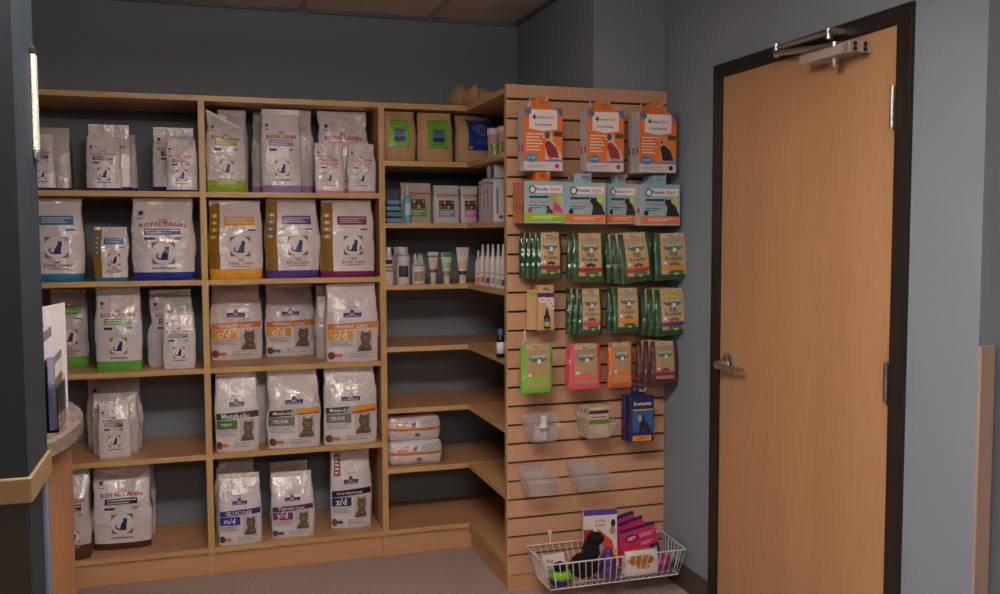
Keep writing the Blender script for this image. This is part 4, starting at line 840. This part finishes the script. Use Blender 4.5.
# blister cards with dropper bottle
X, w, zt_, h = hgeom(537.5, 554, 290, 330.5, 3.44)
M_CARD = mat('kraft card', (206, 170, 124), .6)
def mk(k):
    r = empty('dropper_card_pack', (0, 0, 0)); s = Box(w*1.0, h, .0014); g = s.body(M_CARD)
    if True: s.rect(g, 0, .82, 1, .93, (90, 60, 120), 0); s.ell(g, .35, .76, .3, .08, WHT, 0); s.text(g, 'Calming', .35, .76, .4, (200, 60, 120), 1); s.poly(g, [(.5, .62), (1, .5), (1, .8), (.72, .82)], (226, 214, 210), 1)
    for i in range(3): s.ell(g, .7+.1*i, .74-.07*i, .05, .02, BLK, 2, 8)
    g.v = [p for p in g.v]; shiftz(g, -h-.006); g.build('backing_card', r); q = tab(w*.9, M_CARD); q.v = [(x, y, z if z > -.0061 else z*.27-.0044) for x, y, z in q.v]; q.build('hang_strip', r)
    g = G(); g.lathe([(.011, 0), (.012, .003), (.012, .045), (.008, .052), (.006, .054)], mat('black bottle', (26, 28, 34), .25), 16, (0, -.014)); g.lathe([(.0124, .008), (.0124, .036)], ink((150, 190, 90)), 16, (0, -.014)); g.lathe([(.0126, .026), (.0126, .038)], ink(PUR), 16, (0, -.014)); shiftz(g, -h+.004).build('dropper_bottle', r)
    g = G(); g.lathe([(.0065, .0545), (.0065, .066), (.004, .07), (.003, .078)], ink(BLK), 14, (0, -.014)); shiftz(g, -h+.004).build('dropper_cap', r)
    return tag(r, '', 'blister pack', 'carded dropper bottles')
hang_set(mk, 2, X, zt_+.006, 3.44, .04, -.0, lambda k: ('front' if k == 0 else 'rear')+' kraft card pack holding a small black dropper bottle', hooklabel='hook of the carded dropper bottle packs', tipgap=.03)
r = empty('blank_card_pack', (0, 0, 0))
X2 = onY(530.5, 300, 3.5).x; s = Box(.046, h*.98, .0014); g = s.body(M_CARD); s.rect(g, 0, .84, 1, .96, (176, 196, 110), 0)
g.build('carded_pack'); bpy.data.objects['carded_pack'].location = (X2, 3.478, zt_-h*.98-.003); bpy.data.objects.remove(r)
tag(bpy.data.objects['carded_pack'], 'plain kraft card with green header hanging left of the dropper pack', 'card')
# bins
M_CLR = mat('clear frosted plastic', (235, 230, 234), .15, alpha=.26, spec=.9)
def bin_(u0, u1, v0, label):
    a = onY(u0, v0, YP-.012); b = onY(u1, v0, YP-.10); x0 = a.x; x1 = b.x-.005; z = a.z; w = x1-x0
    r = tag(empty('clear_bin', ((x0+x1)/2, YP, z)), label, 'bin', 'clear plastic bins on the slatwall'); g = G(); dp = .145; hb_ = .095; t = .0016
    top = [(-w/2, -.0032), (w/2, -.0032), (w/2, -.006-dp), (-w/2, -.006-dp)]; bot = [(-w*.36, -.01), (w*.36, -.01), (w*.36, -dp*.72), (-w*.36, -dp*.72)]
    zf = [0, 0, -.028, -.028]
    vo = [(x, y, zf[i]) for i, (x, y) in enumerate(top)]+[(x, y, -hb_) for x, y in bot]
    vi = [(x*(1-2*t/w), (y+dp/2)*.978-dp/2, zf[i]) for i, (x, y) in enumerate(top)]+[(x*(1-2*t/w), (y+dp/2)*.97-dp/2, -hb_+t) for x, y in bot]
    fo = [(i, (i+1) % 4, 4+(i+1) % 4, 4+i) for i in range(4)]; 
    g.add(vo+vi, fo+[(4, 5, 6, 7)]+[tuple(8+k for k in f[::-1]) for f in fo]+[(15, 14, 13, 12)]+[(i, 8+i, 8+(i+1) % 4, (i+1) % 4) for i in range(4)], M_CLR); g.build('tray', r)
    g = G()
    for i in range(4):
        p = vo[i]; q = vo[(i+1) % 4]; g.cyl(p, q, .0028, .0028, M_CLR, 8)
    g.build('rim', r); g = G(); g.box(-w*.3, w*.3, -.0032, -.0003, -.02, .004, M_CLR); g.build('hanging_lip', r); return r, (x0+x1)/2, z
b1, bx1, bz1 = bin_(521, 560.5, 415, 'clear open bin holding white bottles, left of the upper bin pair')
b2, bx2, bz2 = bin_(575, 614, 412, 'clear open bin packed with cream cartons, right of the upper bin pair')
bin_(517.6, 557.5, 468.5, 'empty clear bin, left of the lower bin pair'); bin_(567, 608, 463.5, 'empty clear bin, right of the lower bin pair')
g = G()
r = tag(empty('medicine_bottle', (bx1+.012, YP-.065, bz1-.0925)), 'upright white bottle with blue label in the upper left bin', 'bottle')
g.lathe([(.016, 0), (.0175, .003), (.0175, .06), (.012, .068)], MW, 20); g.lathe([(.0178, .034), (.0178, .046)], ink((50, 110, 170)), 20); g.build('body', r); g = G(); g.lathe([(.0145, .0685), (.0145, .093), (.013, .095)], MW, 20); g.build('cap', r)
r = tag(empty('medicine_bottle', (bx1-.018, YP-.075, bz1-.0925)), 'shorter white bottle sunk in the upper left bin', 'bottle')
g = G(); g.lathe([(.014, 0), (.015, .003), (.015, .034), (.010, .04)], MW, 18); g.build('body', r); g = G(); g.lathe([(.012, .0405), (.012, .052)], MW, 18); g.build('cap', r)
for k in range(4):
    s = Box(.085, .125, .018); g = s.body(mat('cream carton', (214, 200, 168), .55))
    s.rect(g, 0, .78, 1, .9, (84, 46, 96), 0); s.rect(g, 0, .42, 1, .6, (110, 120, 60), 0); s.lines(g, .1, .64, .9, .72, 1, (120, 80, 100), 1, .5); s.ell(g, .85, .95, .1, .04, (180, 190, 60), 1)
    o = tag(g.build('supplement_carton', None, (bx2-.002-.003*k+.003, YP-.096+.0205*k, bz2-.0925)), '%s cream carton with purple band standing in the upper right bin' % ORD[k], 'box', 'cream cartons in the bin')
# navy packs
X, w, zt_, h = hgeom(630, 653, 396, 441.5, 3.41)
def navy(s, g):
    s.rect(g, 0, 0, 1, 1, (36, 42, 92), 0); s.rect(g, .1, .22, .96, .66, (50, 100, 170), 1); s.rect(g, .1, .68, .96, .72, (210, 170, 80), 1); s.text(g, 'Dentastix', .52, .84, .75, WHT, 3)
    s.shp(g, DOG, .3, .2, .9, .6, (40, 40, 50), 2); s.ell(g, .4, .52, .1, .08, (170, 160, 150), 3); s.rect(g, .1, .02, .9, .14, (226, 150, 50), 1); s.lines(g, .2, .04, .8, .12, 2, NAVY, 2, .3)
mk = hang_box(w, h, .03, navy, ink((36, 42, 92)), {'x-': ink((36, 42, 92)), 'z+': ink((36, 42, 92)), 'z-': ink((226, 150, 50))})
hang_set(lambda k: HG(mk(k), 'navy and blue hanging boxes'), 2, X, zt_+.022, 3.42, .0325, -.01, lambda k: '%s navy box with blue dog picture hanging right of the bins' % ORD[k], hooklabel='hook of the navy boxes right of the bins', rzs=0, tipgap=.04)
# ---------------------------------------------------------------- wire basket
bk = tag(empty('wire_basket', (1.53, 3.40, .085)), 'white wire basket of pet toys hung low on the slatwall', 'basket'); T0 = Vector((1.53, 3.40, .085))
rim = [Vector(p)-T0 for p in ((1.224, 3.525, .19), (1.836, 3.525, .19), (1.818, 3.29, .19), (1.224, 3.29, .19))]
bot = [Vector(p)-T0 for p in ((1.245, 3.44, .088), (1.80, 3.44, .088), (1.79, 3.30, .088), (1.245, 3.30, .088))]
g = G(); g.tube(rim+[rim[0]], .003, M_WIRE, 8); g.build('rim', bk)
g = G(); g.tube(bot+[bot[0]], .0025, M_WIRE, 8)
mid = [(a+b)/2 for a, b in zip(rim, bot)]; g.tube(mid[1:4], .0018, M_WIRE, 6) if False else None
g.build('base_ring', bk)
for (i, j, n, nm) in ((3, 2, 22, 'front_wires'), (0, 1, 22, 'back_wires'), (0, 3, 7, 'side_wires'), (1, 2, 7, 'side_wires')):
    g = G()
    for k in range(n+1): t = k/n; g.cyl(rim[i].lerp(rim[j], t), bot[i].lerp(bot[j], t), .0016, .0016, M_WIRE, 6)
    g.build(nm, bk)
g = G()
for k in range(1, 22): t = k/22; g.cyl(bot[3].lerp(bot[2], t), bot[0].lerp(bot[1], t), .0016, .0016, M_WIRE, 6)
for k in (.33, .66): g.cyl(bot[3].lerp(bot[0], k), bot[2].lerp(bot[1], k), .002, .002, M_WIRE, 6)
g.build('bottom_wires', bk)
for X in (1.33, 1.72):
    g = G(); g.tube([(X-T0.x, 3.533-T0.y, .235-T0.z), (X-T0.x, 3.530-T0.y, .19-T0.z)], .0035, M_WIRE, 8); g.box(X-T0.x-.008, X-T0.x+.008, 3.531-T0.y, 3.5365-T0.y, .225-T0.z, .243-T0.z, M_WIRE); g.build('hanger', bk)
ZB = .0912
def card_item(name, X, Y, z, w, h, d, rz, rx, ry, fn, label, cat='package', base=WHT, fm=None):
    s = Box(w, h, d); g = s.body(ink(base), fm); fn(s, g); o = g.build(name, None, (X, Y, z)); o.rotation_euler = (math.radians(rx), math.radians(ry), math.radians(rz)); return tag(o, label, cat, 'toys and packets in the wire basket')
PK = (206, 44, 104)
def toycard(s, g):
    s.rect(g, 0, .9, 1, 1, (96, 66, 160), 0); s.text(g, 'KONG', .5, .8, .3, (190, 50, 60), 1); s.text(g, 'PUPPY', .5, .72, .3, (190, 50, 60), 1); s.rect(g, 0, .3, .28, .66, (190, 44, 56), 0)
    s.poly(g, [(.4, .68), (.85, .45), (.95, .2), (.8, .2), (.4, .5)], (226, 80, 50), 1); s.poly(g, [(.75, .3), (.98, .3), (.98, .12), (.7, .12)], (232, 190, 60), 2); s.ell(g, .88, .75, .07, .07, BLK, 1); s.ell(g, .86, .63, .09, .08, (180, 150, 130), 1)
o = card_item('toy_card_pack', 1.518, 3.452, ZB+.004, .148, .235, .012, 0, -6, 2, toycard, 'white card pack with purple top edge, tallest at left centre of basket', 'toy pack')
def pinkcard(s, g):
    s.rect(g, 0, 0, 1, 1, PK, 0); s.rect(g, 0, .94, 1, 1, NAVY, 1); s.ell(g, .3, .74, .2, .1, BLK, 1); s.ell(g, .3, .74, .17, .06, PK, 2); s.text(g, 'PET', .3, .74, .2, WHT, 3); s.lines(g, .52, .7, .95, .8, 3, WHT, 1, .3); s.lines(g, .52, .5, .9, .58, 2, WHT, 1, .3)
    s.poly(g, [(.4, 0), (1, 0), (1, .45), (.75, .45)], NAVY, 1); s.rect(g, .78, .18, .92, .36, WHT, 3); s.ell(g, .3, .3, .22, .12, (180, 110, 50), 3); s.rect(g, .1, .0, .5, .15, WHT, 2)
card_item('treat_packet', 1.700, 3.425, ZB+.008, .165, .155, .012, 4, -8, -9, pinkcard, 'pink packet with navy edge, front one of the fanned pink packets', 'packet', PK, {'z+': ink(NAVY)})
card_item('treat_packet', 1.685, 3.462, ZB+.001, .155, .178, .01, 4, -8, -13, pinkcard, 'pink packet just behind the front pink one', 'packet', PK, {'z+': ink(NAVY)})
card_item('treat_packet', 1.655, 3.490, ZB+.001, .15, .195, .01, 2, -4, -12, pinkcard, 'rearmost navy topped pink packet leaning on the slatwall', 'packet', NAVY)
def whitepack(s, g): s.text(g, 'Pet', .3, .7, .3, (190, 50, 60), 1); s.lines(g, .1, .2, .7, .5, 3, PUR, 0, .4)
card_item('chew_packet', 1.31, 3.42, ZB+.004, .10, .085, .014, 12, -14, 0, whitepack, 'white packet with red print at left end of basket', 'packet')
def blob(name, X, Y, z, rx, ry, rz_, m, label, cat='toy', bump=.15, seed=1, ax=0):
    g = G(); n, k = 22, 12; vs = []
    for j in range(k+1):
        ph = math.pi*j/k-math.pi/2
        for i in range(n):
            t = 2*math.pi*i/n; d = Vector((math.cos(ph)*math.cos(t), math.cos(ph)*math.sin(t), math.sin(ph))); q = 1+bump*noise.noise(d*2.2+Vector((seed, 0, 0)))+bump*.5*noise.noise(d*7)
            vs.append((d.x*rx*q, d.y*ry*q, max(-rz_, d.z*rz_*q)+rz_))
    g.add(vs, [(j*n+i, j*n+(i+1) % n, (j+1)*n+(i+1) % n, (j+1)*n+i) for j in range(k) for i in range(n)], m, True)
    return g
# black plush: body + head + ear
M_PL = mat('black plush', (26, 22, 26), .95, bump=1, scale=150)
pl = tag(empty('plush_toy', (1.412, 3.37, ZB+.002)), 'black plush dog toy slumped in the middle of the basket', 'toy', 'toys and packets in the wire basket')
g = blob('', 0, 0, 0, .065, .038, .05, M_PL, '', seed=3); g.build('plush_body', pl)
g = blob('', 0, 0, 0, .036, .03, .05, M_PL, '', seed=5); shiftz(g, .055, .03).build('plush_neck', pl)
g = blob('', 0, 0, 0, .034, .032, .028, M_PL, '', seed=7); shiftz(g, .125, .048).build('plush_head', pl)
M_PU = mat('purple rubber', (92, 52, 130), .3, bump=.1)
pt = tag(empty('rubber_toy', (1.505, 3.345, ZB+.002)), 'purple rubber treat toy beside the black plush', 'toy', 'toys and packets in the wire basket')
g = G(); g.lathe([(.02, 0), (.037, .01), (.04, .03), (.034, .046), (.03, .052), (.034, .06), (.033, .078), (.024, .09), (.018, .096), (.02, .104), (.014, .116), (.004, .12)], M_PU, 24); g.build('toy_body', pt)
lt = tag(empty('rubber_toy', (1.297, 3.335, ZB+.002)), 'lime green and purple rubber toy with black knob at left of basket', 'toy', 'toys and packets in the wire basket')
g = G(); g.lathe([(.034, 0), (.04, .006), (.04, .024)], mat('dark purple rubber', (60, 48, 110), .4), 24); g.build('purple_base', lt)
g = G(); g.lathe([(.038, .0245), (.043, .03), (.043, .05), (.034, .056)], mat('lime rubber', (134, 200, 50), .4), 24); g.build('lime_ring', lt)
g = G(); g.lathe([(.024, .0565), (.028, .066), (.024, .08), (.01, .088)], M_PL, 20); g.build('black_knob', lt)
wt = tag(empty('chew_pack', (1.645, 3.345, ZB+.002)), 'white packet with orange brown chew picture lying at front of basket', 'packet', 'toys and packets in the wire basket')
b = Bag(.15, .10, .05, 77, .06, 1.2, 0, .95); g = b.body(W); b.ell(g, .45, .62, .4, .22, (190, 120, 56), 1, 16); b.ell(g, .5, .35, .2, .08, (206, 140, 80), 2); g.build('packet_body', wt); b.sealmesh(ink((190, 120, 56))).build('top_seal', wt)
mt = tag(empty('rubber_toy', (1.748, 3.345, ZB+.002)), 'magenta and purple ball toy at right end of basket', 'toy', 'toys and packets in the wire basket')
g = blob('', 0, 0, 0, .04, .036, .034, mat('magenta rubber', (170, 44, 110), .35, bump=.2), '', bump=.06, seed=9); g.build('toy_body', mt)
g = G(); g.lathe([(.0405, .03), (.043, .034), (.0405, .038)], M_PU, 24); g.build('purple_band', mt)
# ---------------------------------------------------------------- lights (main ceiling light placed from its shadows, rear light added as fill)
def fixture(x, y, power, label, drop=.2, col=(1, .94, .88)):
    z = CEIL-drop; r = tag(empty('ceiling_light', (x, y, z)), label, 'ceiling light', 'suspended linear ceiling lights')
    g = G()
    for q in (-.612, .6): g.box(q, q+.012, -.15, .15, -.05, .03, MW)
    g.box(-.6, .6, -.15, -.14, -.012, .012, MW); g.box(-.6, .6, .14, .15, -.012, .012, MW); g.build('frame', r)
    m = bpy.data.materials.new('lit opal diffuser'); m.use_nodes = True; b = m.node_tree.nodes['Principled BSDF']; b.inputs['Emission Color'].default_value = (*col, 1); b.inputs['Emission Strength'].default_value = power
    g = G(); pr = [(-.139, .0), (-.12, -.03), (-.06, -.046), (0, -.05), (.06, -.046), (.12, -.03), (.139, 0), (.11, .022), (-.11, .022)]; k = len(pr)
    g.add([(a, y_, z_) for a in (-.598, .598) for y_, z_ in pr], [(i, (i+1) % k, k+(i+1) % k, k+i) for i in range(k)]+[tuple(range(k-1, -1, -1)), tuple(range(k, 2*k))], m); g.build('diffuser', r)
    for q in (-.45, .45): g = G(); g.cyl((q, 0, .0222), (q, 0, drop-.001), .003, .003, M_STEEL, 8); g.build('hanger', r)
fixture(.1, 1.45, 43, 'suspended linear ceiling light above the floor between counter and door')
fixture(.2, -1.6, 32, 'added suspended fill light, unseen, at the rear of the room')  # invented fill lamp, brightens the faces turned toward the camera
w = bpy.data.worlds.new('world'); SC.world = w; w.use_nodes = True; w.node_tree.nodes['Background'].inputs[0].default_value = (.5, .55, .65, 1); w.node_tree.nodes['Background'].inputs[1].default_value = .1
SC.view_settings.view_transform = 'Standard'; SC.view_settings.look = 'None'; SC.view_settings.gamma = 1; SC.view_settings.use_curve_mapping = False
SC.view_settings.exposure = -.06
